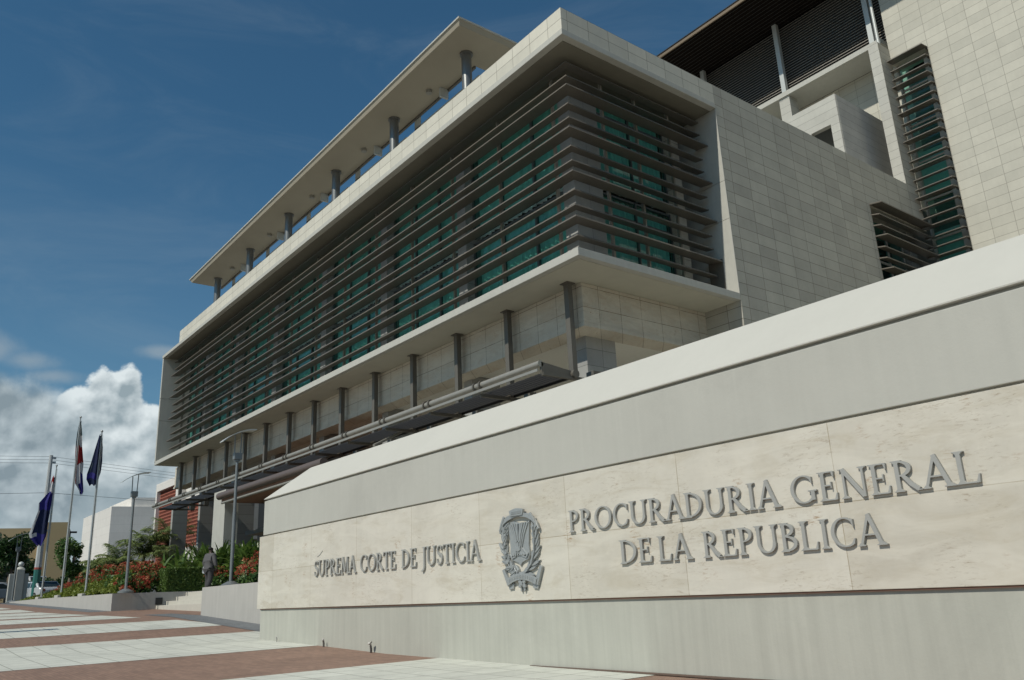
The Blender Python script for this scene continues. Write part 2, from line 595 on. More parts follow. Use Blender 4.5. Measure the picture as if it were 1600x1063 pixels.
for x0, x1 in ((-10.9, -6.6), (-19.85, -15.0), (-25.2, -22.2), (-31.1, -27.4), (-34.9, -32.2), (-38.6, -35.4), (-44.0, -39.6), (-49, -46), (-54, -51.5), (-2.3, 2.0), (6, 10)):
    sheet('paving_band', x0, x1, -40, yend, M['white_tile'], .004, 1.5)
sheet('cobble_strip', -60, -36.0, 7.45, 8.24, M['cobble'], .004, 4)
sheet('cobble_strip', -29.5, -17.95, 7.75, 8.62, M['cobble'], .008, 4)
b = MB()
b.face([(-62, 8.4, 1.60), (-36.1, 8.4, 1.46), (-36.1, 24, 1.55), (-62, 24, 1.75)])
b.face([(-26.4, 8.7, 1.38), (8, 8.7, 1.38), (8, 24, 1.5), (-26.4, 24, 1.5)])
b.face([(-36.1, 13.0, 1.505), (-26.4, 13.0, 1.505), (-26.4, 24, 1.53), (-36.1, 24, 1.53)])
b.face([(-100, 16, 1.9), (-62, 16, 1.72), (-62, 40, 1.8), (-100, 40, 2.3)])
tag(b.build('garden_soil', M['soil']), kind='structure')
b = MB()
b.box(-60, 8, 14.6, 24, 1.40, 1.56)
tag(b.build('terrace', M['pale_paving']), kind='structure')

# ------------------------------------------------------------------ the court building
XC, YF = -15.65, 15.0
XL = -57.5
B = empty('court_building', (XC, YF, 0), 'large stone office building with long louvered facade, flat canopy roof and taller block behind', 'building')
OFF = Vector((XC, YF, 0))


def bp(mb, name, mat, parent=None, **kw):
    """part of the court building; vertices are given in world space"""
    mb.v = [tuple(Vector(p) - OFF) for p in mb.v] if parent is None else mb.v
    if parent is not None:
        mb.v = [tuple(Vector(p) - OFF) for p in mb.v]
    return mb.build(name, mat, parent or B, **kw)


# stone parapet and slabs
b = MB()
b.box(-53.9, XC, 15.0, 15.35, 17.50, 18.29)
b.box(XC - .35, XC, 15.35, 22.35, 17.50, 18.29)
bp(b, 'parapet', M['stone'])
b = MB()
b.box(XL, XC + .02, 14.97, 22.34, 17.29, 17.50)
b.box(XL, -17.7, 22.34, 24, 17.29, 17.50)
bp(b, 'upper_slab', [M['concrete']], bevel=.015)
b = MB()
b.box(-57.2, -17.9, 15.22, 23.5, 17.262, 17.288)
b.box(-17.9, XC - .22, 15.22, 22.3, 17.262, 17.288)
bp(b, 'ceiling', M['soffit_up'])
b = MB()
b.box(XL, XC, 15.0, 22.355, 9.94, 10.19)
b.box(XL, -17.7, 22.355, 24, 9.94, 10.19)
bp(b, 'lower_slab', M['concrete'], bevel=.012)
b = MB()
b.box(-57.3, XC - .2, 15.2, 22.34, 9.925, 9.938)
bp(b, 'ceiling', M['soffit'])
# end fins
b = MB()
for z0, z1 in ((10.13, 12.92), (12.94, 14.45), (14.47, 17.29)):
    b.box(XL, -57.28, 15.0, 18.0, z0, z1)
bp(b, 'end_fin', M['concrete'], bevel=.01)
b = MB()
for z0, z1 in ((10.13, 12.95), (12.965, 14.40), (14.415, 17.288)):
    b.box(-17.9, XC + .003, 22.335, 22.37, z0, z1)
bp(b, 'end_fin', M['concrete'])
# flank wall
b = MB()
b.box(-17.6, XC, 22.36, 32.5, 0, 18.29)
b.box(-17.6, XC, 32.5, 37.5, 16.1, 18.288)
b.box(-17.6, XC, 32.5, 37.5, 0, 12.2)
b.box(-16.15, XC, 36.40, 37.5, 18.292, 26.08)
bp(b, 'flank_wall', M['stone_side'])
b = MB()
b.box(-16.16, XC - .01, 36.385, 36.40, 18.3, 26.07)
bp(b, 'pier_facing', M['box_stone'])

# roof terrace and floors inside
b = MB()
b.box(-53.5, -16.0, 15.4, 60, 17.51, 17.60)
bp(b, 'roof_deck', M['concrete'])
b = MB()
b.box(-57, -17.9, 17.45, 24, 13.4, 13.8)
bp(b, 'floor_slab', M['inner'])
b = MB()
b.box(-57.2, -18, 24, 24.3, 0, 17.29)
b.box(-57.28, -57.1, 18, 24, 10.2, 17.28)
bp(b, 'inner_wall', M['inner'])

# louvers: fourteen L shaped blades
for k in range(14):
    z = 10.5 + .5 * k
    lng = (k % 3 == 2)
    o, i = (.48, 1.02) if lng else (.68, 1.02)
    d = .10 if lng else .07
    b = MB()
    # airfoil like profile: outer edge low and thin, inner edge a little higher
    prof = [(o, z - .03), (o + .02, z + .03), (i, z + d), (i, z + d - .05)]
    A = [(-57.0, YF + r, h) for r, h in prof]
    Cc = [(XC - r, YF + r, h) for r, h in prof]
    D = [(XC - r, 22.18 if not lng else 22.30, h) for r, h in prof]
    for P0, P1 in ((A, Cc), (Cc, D)):
        for j in range(4):
            b.face([P0[j], P1[j], P1[(j + 1) % 4], P0[(j + 1) % 4]])
    b.face(A)
    b.face(D)
    bp(b, 'louver', M['louver'])
for i in range(14):
    x = -17.5 - 2.95 * i
    b = MB()
    b.box(x - .035, x + .035, 16.03, 16.14, 10.13, 17.26)
    bp(b, 'louver_post', M['post'])
for y in (17.6, 19.2, 20.9):
    b = MB()
    b.box(-16.80, -16.69, y - .035, y + .035, 10.13, 17.26)
    bp(b, 'louver_post', M['post'])
b = MB()
b.box(-16.75, -16.15, 22.30, 22.33, 10.20, 11.6)
bp(b, 'end_plate', M['louver'])

# glazing behind the louvers
cx = [-17.15, -23.2, -29.15, -35.05, -41.0, -46.9, -52.4]
for x in cx:
    b = MB()
    b.box(x - .55, x, 16.5, 17.4 if x < -18.1 else 17.75, 10.19, 17.26)
    bp(b, 'column', M['pillar'])
b = MB()
b.box(-17.55, -17.16, 21.3, 21.9, 10.19, 17.26)
bp(b, 'column', M['frieze'])


def window(x0, x1, z0, z1, n, side=False, xs=-17.42, doc=None):
    """glazing bay: frame of mullions and transoms with one pane mesh; side bays run along y"""
    f, p = MB(), MB()
    L = x1 - x0
    yq = 16.95

    def bx(mb, a, c, d0, d1, e, h):
        if side:
            mb.box(xs + d0 - .06, xs + d1 - .06, a, c, e, h)
        else:
            mb.box(a, c, yq - d1, yq - d0, e, h)
    for j in range(n + 1):
        x = x0 + L * j / n
        w = .022 if j % 2 else .04
        bx(f, max(x0, x - w), min(x1, x + w), 0, .12, z0, z1)
    for zz in (z0 + .04, z1 - .75, z1 - .04):
        for j in range(n):
            bx(f, x0 + L * j / n + .051, x0 + L * (j + 1) / n - .051, .01, .10, zz - .03, zz + .03)
    if side:
        p.face([(xs, x0, z0), (xs, x1, z0), (xs, x1, z1), (xs, x0, z1)])
    else:
        p.face([(x0, yq - .05, z0), (x1, yq - .05, z0), (x1, yq - .05, z1), (x0, yq - .05, z1)])
    fo = bp(f, 'window', M['mullion'])
    bp(p, 'pane', M['glass'], fo)
    # pale curtains, a random part of the panes
    c = MB()
    rr = random.Random(int(abs(x0) * 100 + z0 * 7))
    ns = int(L * 16)
    ph = [rr.uniform(0, 6) for _ in range(3)]
    pts = []
    for k in range(ns + 1):
        s_ = x0 + .03 + (L - .06) * k / ns
        off = .17 + .05 * sin(s_ * 23 + ph[0]) + .03 * sin(s_ * 8 + ph[1]) + .02 * sin(s_ * 41 + ph[2])
        pts.append((xs - off, s_) if side else (s_, yq + off))
    for (xa, ya), (xb, yb) in zip(pts, pts[1:]):
        c.face([(xa, ya, z0 + .04), (xb, yb, z0 + .04), (xb, yb, z1 - .06), (xa, ya, z1 - .06)])
    bp(c, 'curtain', M['curtain'], fo, recalc=False)


for zz0, zz1 in ((10.14, 13.5), (13.7, 17.25)):
    for k in range(6):
        window(cx[k + 1] + .01, cx[k] - .56, zz0, zz1, 3)
    window(-57.2, cx[6] - .56, zz0, zz1, 3)
    window(17.76, 21.29, zz0, zz1, 2, side=True)

# frieze beam and portico
b = MB()
b.box(-57.9, -17.18, 16.5, 17.25, 8.62, 9.92)
b.box(-17.93, -17.18, 17.25, 22.36, 8.62, 9.92)
bp(b, 'frieze', M['frieze'], bevel=.012)
b = MB()
b.box(-57.95, -17.14, 16.46, 17.27, 8.50, 8.62)
b.box(-17.95, -17.14, 17.27, 22.36, 8.50, 8.62)
bp(b, 'cornice', M['frieze'])
b = MB()
b.box(-57.9, -17.95, 17.27, 24, 8.64, 8.74)
bp(b, 'ceiling', M['ceil'])
for x in (-17.9, -24.1, -30.3, -36.5, -42.5, -48.5, -54.4, -60.2):
    b = MB()
    b.box(x - (.52 if x > -50 else .36), x, 17.2, 18.5 if x > -50 else 18.2, 0.5, 8.62 if x > -59 else 8.0)
    bp(b, 'pillar', M['pillar'], bevel=.01)
b = MB()
b.box(-60, -17.6, 23.2, 23.4, .5, 8.8)
bp(b, 'portico_wall', M['dslat'])
for k in range(9):
    x = -20.5 - 4.1 * k
    f = MB()
    for xx in (x - 1.5, x, x + 1.5):
        f.box(xx - .04, xx + .04, 23.05, 23.18, 1.5, 7.6)
    for zz in (1.6, 4.2, 7.6):
        f.box(x - 1.46, x + 1.46, 23.07, 23.16, zz - .04, zz + .04)
    fo = bp(f, 'window', M['lamp_steel'])
    p = MB()
    p.face([(x - 1.5, 23.1, 1.5), (x + 1.5, 23.1, 1.5), (x + 1.5, 23.1, 7.6), (x - 1.5, 23.1, 7.6)])
    bp(p, 'pane', M['glass'], fo)

# slatted sun canopy hung below the slab
hx = [-17.51, -20.57, -23.56, -26.62, -29.68, -32.7, -35.55, -38.4, -41.4, -44.35, -47.25, -50.17, -52.87, -55.6]
b = MB()
for k in range(6):
    y = 15.30 + .16 * k
    b.hexa([(-56.6, y, 6.97), (-17.6, y, 6.97), (-56.6, y + .018, 6.97), (-17.6, y + .018, 6.97),
            (-56.6, y + .06, 7.07), (-17.6, y + .06, 7.07), (-56.6, y + .078, 7.07), (-17.6, y + .078, 7.07)])
b.box(-56.6, -17.6, 16.24, 16.30, 6.94, 7.06)
canopy = bp(b, 'sun_canopy', M['dslat'])
b = MB()
b.tube([(-56.75, 14.95, 7.20), (-17.5, 14.95, 7.20)], .10, 14)
bp(b, 'pipe', M['rail_steel'], canopy, smooth='auto')
b = MB()
b.box(-56.6, -17.56, 14.86, 14.90, 6.97, 7.055)
bp(b, 'edge_bar', M['rail_steel'], canopy)
b = MB()
b.hexa([(-17.58, 14.98, 6.90), (-17.50, 14.98, 6.90), (-17.58, 16.2, 6.86), (-17.50, 16.2, 6.86),
        (-17.58, 14.98, 7.26), (-17.50, 14.98, 7.26), (-17.58, 16.2, 7.12), (-17.50, 16.2, 7.12)])
bp(b, 'end_plate', M['steel'], canopy)
for x in hx:
    b = MB()
    b.box(x - .10, x + .10, 16.14, 16.32, 7.02, 9.922)
    b.box(x - .17, x + .17, 16.06, 16.40, 9.895, 9.923)
    b.tube([(x - .13, 16.22, 7.03), (x + .13, 16.22, 7.03)], .13, 12)
    bp(b, 'hanger', M['steel'], canopy)
    b = MB()
    b.box(x - .05, x + .05, 15.0, 17.2, 6.86, 6.96)
    b.box(x - .16, x + .16, 16.9, 17.199, 6.9, 7.2)
    for dx_ in ((-.16, .16) if x < -18 else ()):
        b.tube([(x + dx_ - .035, 14.95, 7.2), (x + dx_ + .035, 14.95, 7.2)], .145, 14)
    bp(b, 'bracket', M['steel'], canopy)

# entrance canopy below it
b = MB()
b.box(-42.1, -30.4, 14.35, 19.5, 5.86, 6.0)
ent = bp(b, 'entrance_canopy', plain('brown timber soffit', (.22, .115, .065), .7, var=.15))
b = MB()
b.tube([(-42.3, 14.3, 6.17), (-30.3, 14.3, 6.17)], .18, 16)
bp(b, 'tube', plain('rose brown tube', (.13, .102, .09), .5, .2), ent, smooth='auto')
b = MB()
b.tube([(-42.1, 14.38, 5.83), (-30.4, 14.38, 5.83)], .065, 10)
bp(b, 'tube', M['rail_steel'], ent, smooth='auto')
for xa, za, xb, zb in ((-27.39, 7.05, -26.59, 6.25), (-33.46, 7.05, -31.67, 6.30)):
    b = MB()
    b.tube([(xa, 16.2, za), (xb, 14.5, zb)], .055, 8)
    bp(b, 'strut', M['rail_steel'], ent, smooth='auto')
b = MB()
b.box(-44.0, -42.3, 14.6, 15.3, .5, 6.55)
bp(b, 'entrance_pier', M['concrete'], bevel=.01)
b = MB()
b.box(-43.6, -30.4, 16.2, 17.15, 4.35, 4.55)
bp(b, 'entrance_ledge', M['steel'])
b = MB()
b.box(-42.2, -30.6, 18.6, 18.8, .5, 4.35)
b.box(-42.2, -30.6, 19.6, 19.8, 4.55, 5.86)
bp(b, 'entrance_wall', plain('dark red brown wall', (.11, .06, .045), .8))
f = MB()
for k in range(6):
    x = -42.1 + 2.0 * k
    f.box(x - .04, x + .04, 16.9, 17.0, 4.56, 5.85)
fo = bp(f, 'window', M['lamp_steel'])
p = MB()
p.face([(-42.1, 16.95, 4.56), (-32, 16.95, 4.56), (-32, 16.95, 5.85), (-42.1, 16.95, 5.85)])
bp(p, 'pane', M['glass_clear'], fo)

# flat canopy roof on round columns
b = MB()
b.hexa([(-52.3, 15.06, 21.2), (-21.18, 15.06, 21.2), (-52.3, 16.95, 21.2), (-21.18, 16.95, 21.2),
        (-52.45, 14.98, 21.40), (-21.08, 14.98, 21.40), (-52.45, 16.95, 21.40), (-21.08, 16.95, 21.40)])
b.hexa([(-22.9, 16.951, 21.2), (-21.18, 16.951, 21.2), (-22.9, 24, 21.2), (-21.18, 24, 21.2),
        (-22.9, 16.951, 21.4), (-21.08, 16.951, 21.4), (-22.9, 24, 21.4), (-21.08, 24, 21.4)])
roof = bp(b, 'canopy_roof', M['roof_soffit'])
b = MB()
b.box(-52.5, -21.04, 14.94, 17.0, 21.401, 21.47)
b.box(-22.95, -21.04, 17.0, 24, 21.401, 21.47)
bp(b, 'roof_edge', M['concrete'], roof)
b = MB()
b.box(-52.3, -22.92, 16.955, 17.05, 21.12, 21.39)
bp(b, 'back_beam', M['steel'], roof)
for x in (-22.45, -28.07, -33.76, -39.47, -45.14, -50.75):
    b = MB()
    b.tube([(x, 16.25, 17.6), (x, 16.25, 21.2)], .20, 20)
    b.tube([(x, 16.25, 21.12), (x, 16.25, 21.199)], .26, 20)
    bp(b, 'roof_column', M['roofcol'], roof, smooth='auto')
    if x < -50:
        continue
    xb = x - 2.45
    b = MB()
    b.box(xb - .05, xb + .05, 16.6, 17.0, 20.75, 21.19)
    b.box(xb - 2.7, xb + 2.2, 17.02, 17.06, 20.60, 20.70)
    b.box(xb - 2.7, xb - 2.2, 17.02, 17.05, 20.3, 21.1)
    bp(b, 'bracket', M['white_steel'], roof)
for x in (-25.34, -31.05, -36.77, -42.43, -48.4):
    b = MB()
    b.tube([(x, 16.35, 21.05), (x, 16.35, 21.199)], .13, 14)
    bp(b, 'downlight', M['post'], roof, smooth='auto')

# small house on the roof
b = MB()
b.box(-19.8, -18.5, 33.91, 34.2, 17.6, 22.97)
b.box(-17.46, -17.012, 33.91, 34.2, 17.6, 22.97)
b.box(-18.5, -17.46, 33.91, 34.2, 21.52, 22.97)
b.box(-19.8, -17.02, 34.2, 40, 22.7, 22.968)
house = bp(b, 'roof_house', M['box_stone'])
b = MB()
b.box(-17.25, -17.0, 34.0, 40, 17.6, 22.965)
bp(b, 'flank', M['dark_stone'], house)
b = MB()
b.box(-19.8, -17.3, 35.3, 35.4, 17.6, 22.7)
b.box(-18.6, -17.4, 34.8, 34.9, 17.6, 20.0)
bp(b, 'doorway', M['inner'], house)

# rear block
b = MB()
b.box(-13.87, 14, 37.5, 60, 0, 31.45)
b.box(-15.66, -13.87, 37.5, 38.6, 25.2, 31.45)
b.box(-15.66, -13.87, 37.5, 38.6, 0, 8)
bp(b, 'rear_wall', M['stone_big'])
b = MB()
b.box(-40, -15.66, 39.3, 40, 17.6, 26.6)
bp(b, 'attic_wall', M['stone_big'])
b = MB()
b.box(-40, -15.9, 37.4, 39.3, 26.62, 26.9)
bp(b, 'attic_ledge', M['concrete'])
for x in (-16.45, -21.7, -27.0, -32.3):
    b = MB()
    b.box(x - .13, x + .13, 37.62, 37.88, 26.9, 31.49)
    bp(b, 'attic_column', M['white_steel'])
    if x < -17:
        b = MB()
        b.box(x - .32, x + .32, 37.5, 38.3, 17.6, 26.62)
        bp(b, 'attic_pier', M['box_stone'])
b = MB()
b.tube([(-15.95, 37.2, 26.08), (-15.95, 37.2, 31.48)], .08, 10)
bp(b, 'downpipe', M['white_steel'], smooth='auto')
b = MB()
z = 26.95
while z < 31.4:
    b.hexa([(-40, 38.0, z), (-15.9, 38.0, z), (-40, 38.02, z), (-15.9, 38.02, z),
            (-40, 38.07, z + .075), (-15.9, 38.07, z + .075), (-40, 38.10, z + .075), (-15.9, 38.10, z + .075)])
    z += .165
bp(b, 'attic_screen', M['attic_slat'])
b = MB()
b.box(-40, -15.7, 38.3, 38.4, 26.9, 31.49)
bp(b, 'attic_back_wall', M['dark'])
b = MB()
b.box(-60, 16, 34.48, 62, 31.5, 31.62)
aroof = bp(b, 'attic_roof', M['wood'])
b = MB()
for y in [34.7 + .28 * k for k in range(14)]:
    b.box(-60, 16, y, y + .02, 31.485, 31.499)
bp(b, 'soffit_batten', M['dark'], aroof)
b = MB()
b.box(-60, 16, 34.40, 34.475, 31.46, 31.66)
bp(b, 'gutter', M['edge_metal'], aroof)
b = MB()
b.box(-60, 16, 34.36, 62, 31.665, 31.72)
bp(b, 'roof_edge', M['dslat'], aroof)

# tall strip window of the rear block
f = MB()
f.box(-14.32, -13.875, 37.92, 38.3, 8, 25.2)
for zz in (9.8, 11.8, 13.8, 15.8, 17.8, 19.8, 21.8, 23.8):
    f.box(-15.64, -14.325, 37.98, 38.06, zz - .04, zz + .04)
f.box(-15.655, -15.58, 37.9, 38.1, 8, 25.2)
sw = bp(f, 'strip_window', M['concrete'])
p = MB()
p.face([(-15.6, 38.1, 8), (-14.32, 38.1, 8), (-14.32, 38.1, 25.2), (-15.6, 38.1, 25.2)])
bp(p, 'pane', M['glass'], sw)
c = MB()
c.box(-15.65, -13.88, 39.0, 39.1, 8, 25.2)
bp(c, 'backing', M['inner'], sw)
for z0, z1 in ((18.2, 20.4), (14.0, 16.2), (9.0, 12.4)):
    c = MB()
    c.box(-15.6, -14.35, 38.22, 38.25, z0, z1)
    bp(c, 'blind', M['curtain'], sw)
for k in range(34):
    z = 8.6 + .5 * k
    if z > 25.2:
        break
    lng = k % 3 == 0
    o = .62 if lng else .42
    b = MB()
    b.hexa([(-15.62, 37.5 - o, z - .02), (-13.88, 37.5 - o, z - .02), (-15.62, 37.49, z + .06), (-13.88, 37.49, z + .06),
            (-15.62, 37.5 - o, z + .02), (-13.88, 37.5 - o, z + .02), (-15.62, 37.49, z + .11), (-13.88, 37.49, z + .11)])
    b.box(-13.98, -13.90, 37.49, 37.9, z, z + .09)
    bp(b, 'louver', M['louver'], sw)
# low window in the flank wall
f = MB()
f.box(-16.45, -16.2, 36.6, 37.3, 12.2, 16.1)
for y in (33.6, 35.0, 36.4):
    f.box(-16.5, -16.4, y - .05, y + .05, 12.2, 16.1)
f.box(-16.5, -16.42, 32.55, 37.4, 14.1, 14.2)
lw = bp(f, 'flank_window', M['pillar'])
p = MB()
p.face([(-16.45, 32.5, 12.2), (-16.45, 37.5, 12.2), (-16.45, 37.5, 16.1), (-16.45, 32.5, 16.1)])
bp(p, 'pane', M['glass'], lw)
b = MB()
b.box(-17.55, -17.45, 32.5, 37.5, 12.2, 16.1)
bp(b, 'backing', M['dark'], lw)
for k in range(9):
    z = 12.1 + .5 * k
    o = .55 if k in (2, 5, 8) else .36
    b = MB()
    b.hexa([(XC + .002, 32.45, z + .05), (XC + o, 32.45, z - .03), (XC + .002, 37.2, z + .05), (XC + o, 37.2, z - .03),
            (XC + .002, 32.45, z + .10), (XC + o, 32.45, z + .02), (XC + .002, 37.2, z + .10), (XC + o, 37.2, z + .02)])
    bp(b, 'louver', M['louver'], lw)

# ------------------------------------------------------------------ sign wall
SG = empty('sign_wall', (-8, 7, 0), 'long low stone and plaster sign wall with raised grey lettering and a coat of arms', 'sign')
SOFF = Vector((-8, 7, 0))


def sp_(mb, name, mat, parent=None, **kw):
    mb.v = [tuple(Vector(p) - SOFF) for p in mb.v]
    return mb.build(name, mat, parent or SG, **kw)


XE = 7.0
b = MB()
b.box(-17.84, XE, 7.04, 8.2, -.6, .84)
sp_(b, 'base', M['plaster_base'], bevel=.008)
b = MB()
b.box(-17.95, XE, 7.0, 8.25, .82, 2.315)
sp_(b, 'stone_cladding', M['travertine'], bevel=.004)
b = MB()
b.box(-17.80, XE, 7.09, 8.15, 2.3, 3.11)
sp_(b, 'core', M['plaster'])
b = MB()
b.box(-17.84, XE, 7.03, 8.2, 2.345, 3.075)
sp_(b, 'plaster_band', M['plaster'], bevel=.008)
b = MB()
zb, zt = 3.125, 3.70
V = [(-17.86, 7.02, zb), (XE, 7.02, zb), (-17.86, 8.22, zb), (XE, 8.22, zb),
     (-16.75, 7.60, zt), (XE, 7.60, zt), (-16.75, 7.66, zt), (XE, 7.66, zt)]
b.hexa(V)
b.box(-17.86, XE, 7.02, 8.22, zb - .012, zb - .001)
sp_(b, 'coping', plain('white painted coping', (.505, .495, .445), .8, var=.05, scale=1.0, bmp=.2, streak=.03), bevel=.006)
b = MB()
b.hexa([(-8.75, 7.0, .028), (XE, 6.99, -.02), (-8.75, 7.038, .028), (XE, 7.038, -.02),
        (-8.75, 7.01, .036), (XE, 6.99, .05), (-8.75, 7.038, .036), (XE, 7.038, .05)])
sp_(b, 'metal_edging', plain('rusty brown edging', (.11, .075, .055), .7, var=.25))
b = MB()
b.box(-17.8, XE, 7.012, 7.039, .805, .819)
sp_(b, 'metal_edging', plain('rust stained strip', (.16, .085, .06), .8, var=.3))

# lettering, drawn as strokes
TH, TN, SF = .132, .052, .032


def ribbon(pts, ws):
    out = []
    n = len(pts)
    L, R = [], []
    for i in range(n):
        a, c = pts[max(i - 1, 0)], pts[min(i + 1, n - 1)]
        tx, ty = c[0] - a[0], c[1] - a[1]
        l = math.hypot(tx, ty) or 1
        nx_, ny_ = -ty / l, tx / l
        w = (ws[i] if isinstance(ws, list) else ws) / 2
        L.append((pts[i][0] + nx_ * w, pts[i][1] + ny_ * w))
        R.append((pts[i][0] - nx_ * w, pts[i][1] - ny_ * w))
    for i in range(n - 1):
        out.append([L[i], R[i], R[i + 1], L[i + 1]])
    return out


def arc(cx_, cy, rx, ry, a0, a1, n=22, thick=TH, thin=TN):
    pts, ws = [], []
    for i in range(n + 1):
        a = radians(a0 + (a1 - a0) * i / n)
        pts.append((cx_ + rx * cos(a), cy + ry * sin(a)))
        ws.append(thin + (thick - thin) * cos(a) ** 2)
    return ribbon(pts, ws)


def rect(x0, x1, y0, y1):
    return [[(x0, y0), (x1, y0), (x1, y1), (x0, y1)]]


def serif(x, y, w, t=TH, dn=True):
    s = 1 if dn else -1
    h = w / 2
    return rect(x - h, x + h, min(y, y + s * SF), max(y, y + s * SF)) + [[(x - h * .75, y + s * SF), (x + h * .75, y + s * SF), (x + t / 2, y + s * .10), (x - t / 2, y + s * .10)]]


def stem(x, t=TH, y0=0.0, y1=1.0, top=True, bot=True):
    o = rect(x - t / 2, x + t / 2, y0, y1)
    if bot:
        o += serif(x, y0, t + .20, t)
    if top:
        o += serif(x, y1, t + .20, t, False)
    return o


def tick(x0, y0, x1, y1, w0=.10, w1=.02):
    return ribbon([(x0, y0), (x1, y1)], [w0, w1])


def glyph(c):
    if c == 'I':
        return stem(.18), .36
    if c == 'D':
        return stem(.18) + arc(.20, .5, .60, .46, -90, 90) + rect(.15, .22, 0, TN) + rect(.15, .22, 1 - TN, 1), .90
    if c == 'P':
        return stem(.18) + arc(.20, .725, .37, .24, -90, 90), .68
    if c == 'R':
        return stem(.18) + arc(.20, .735, .36, .23, -90, 90) + ribbon([(.34, .52), (.56, .22), (.78, .03)], [.12, TH, .13]) + rect(.70, .90, 0, SF), .86
    if c == 'B':
        return stem(.18) + arc(.20, .76, .33, .205, -90, 90) + arc(.20, .28, .42, .245, -90, 90), .74
    if c == 'C':
        return arc(.52, .5, .43, .465, 52, 308, 34) + tick(.80, .90, .84, .66) + tick(.78, .12, .84, .28, .09, .03), .90
    if c == 'G':
        return arc(.52, .5, .43, .465, 52, 318, 34) + tick(.80, .90, .84, .68) + rect(.78, .92, .10, .42) + rect(.68, 1.0, .40, .445), 1.02
    if c == 'O':
        return arc(.54, .5, .44, .465, 0, 360, 48), 1.08
    if c == 'U':
        return stem(.18, TH, .32, 1, True, False) + arc(.50, .36, .32, .325, 180, 360) + stem(.82, .10, .32, 1, True, False), 1.0
    if c == 'J':
        return stem(.22, TH, -.02, 1, True, False) + ribbon([(.22, 0), (.18, -.14), (.07, -.24), (-.06, -.26)], [TH, .13, .09, .06]), .40
    if c == 'L':
        return stem(.18) + rect(.18, .64, 0, TN) + tick(.62, .02, .68, .27, .10, .03), .72
    if c == 'E':
        return stem(.18) + rect(.18, .60, 0, TN) + tick(.60, .02, .65, .25, .10, .03) + rect(.18, .56, 1 - TN, 1) + tick(.56, .98, .58, .78, .09, .03) + rect(.18, .48, .49, .49 + TN) + rect(.45, .49, .41, .64), .70
    if c == 'T':
        return stem(.38, TH, 0, 1, False, True) + rect(.02, .74, 1 - TN, 1) + tick(.05, .99, .02, .76, .09, .03) + tick(.71, .99, .74, .76, .09, .03), .76
    if c == 'N':
        return rect(.14, .22, 0, 1) + serif(.18, 0, .28, .08) + rect(.02, .2, 1 - SF, 1) + ribbon([(.16, .99), (.82, .02)], TH) + rect(.80, .88, 0, 1) + serif(.84, 1, .28, .08, False), .98
    if c == 'M':
        return ribbon([(.12, 0), (.22, 1)], .085) + serif(.12, 0, .26, .08) + ribbon([(.22, 1), (.53, .10)], TH) + ribbon([(.53, .10), (.84, 1)], .085) + ribbon([(.84, 1), (.93, 0)], TH) + serif(.93, 0, .36) + rect(.10, .24, 1 - SF, 1) + rect(.82, .96, 1 - SF, 1), 1.10
    if c == 'A':
        return ribbon([(.10, .02), (.44, 1.0)], .085) + ribbon([(.42, 1.02), (.78, .02)], TH) + rect(.22, .66, .33, .33 + TN) + serif(.10, 0, .26, .08) + serif(.79, 0, .34), .90
    if c == 'S':
        pts, ws = [], []
        for i in range(15):
            a = radians(35 + (270 - 35) * i / 14)
            pts.append((.32 + .20 * cos(a), .745 + .215 * sin(a)))
        for i in range(1, 17):
            a = radians(90 - (255) * i / 16)
            pts.append((.32 + .235 * cos(a), .285 + .245 * sin(a)))
        for i in range(len(pts)):
            t = i / (len(pts) - 1)
            ws.append(TN + (TH - TN) * math.exp(-((t - .5) / .22) ** 2))
        return ribbon(pts, ws) + tick(.48, .90, .50, .70) + tick(.10, .08, .08, .30), .62
    return [], .3


def word(txt, x0, x1, zb_, cap):
    adv = [glyph(c)[1] for c in txt]
    gap = .05
    tot = sum(adv) + gap * (len(txt) - 1)
    s = (x1 - x0) / tot
    x = x0
    for c, a in zip(txt, adv):
        polys = [[(x + u * s, zb_ + v * cap) for u, v in p] for p in glyph(c)[0]]
        mb = MB()
        mb.shape(polys, lambda u, v, d: (u, d, v), 6.996, 6.968)
        sp_(mb, 'letter', M['letter'], bevel=.004)
        x += (a + gap) * s


def zline(x, xa, za, xb, zb2):
    return za + (zb2 - za) * (x - xa) / (xb - xa)


for txt, a, c in (('SUPREMA', -15.10, -13.42), ('CORTE', -13.26, -12.04), ('DE', -11.87, -11.40), ('JUSTICIA', -11.24, -9.70)):
    word(txt, a, c, 1.375, .285)
for txt, a, c in (('PROCURADURIA', -7.80, -4.75), ('GENERAL', -4.62, -2.88)):
    word(txt, a, c, 1.605, .265)
for txt, a, c in (('DE', -6.96, -6.45), ('LA', -6.37, -5.90), ('REPUBLICA', -5.745, -3.76)):
    word(txt, a, c, 1.185, .265)
b = MB()
b.shape(ribbon([(-15.02, 1.73), (-14.90, 1.77), (-14.80, 1.83)], [.010, .014, .008]), lambda u, v, d: (u, d, v), 6.999, 6.993)
sp_(b, 'loose_accent', M['letter'])

# coat of arms: shield with folded flags, laurel, palm, two ribbons
EX, EZ = -9.22, .96          # lower left corner of the emblem on the wall


def EP(u, v, d):
    return (EX + u, 7.0 - d, EZ + v)


COA = bpy.data.objects.new('coat_of_arms', None)
link(COA, SG)
COA['label'] = 'silver grey coat of arms in relief'


def em(polys, d0, d1, name, bev=.006):
    mb = MB()
    mb.shape(polys, EP, d0, d1)
    return mb


def emb(mb, name, bev=.008):
    mb.v = [tuple(Vector(p) - SOFF) for p in mb.v]
    return mb.build(name, M['emblem'], COA, bevel=bev)


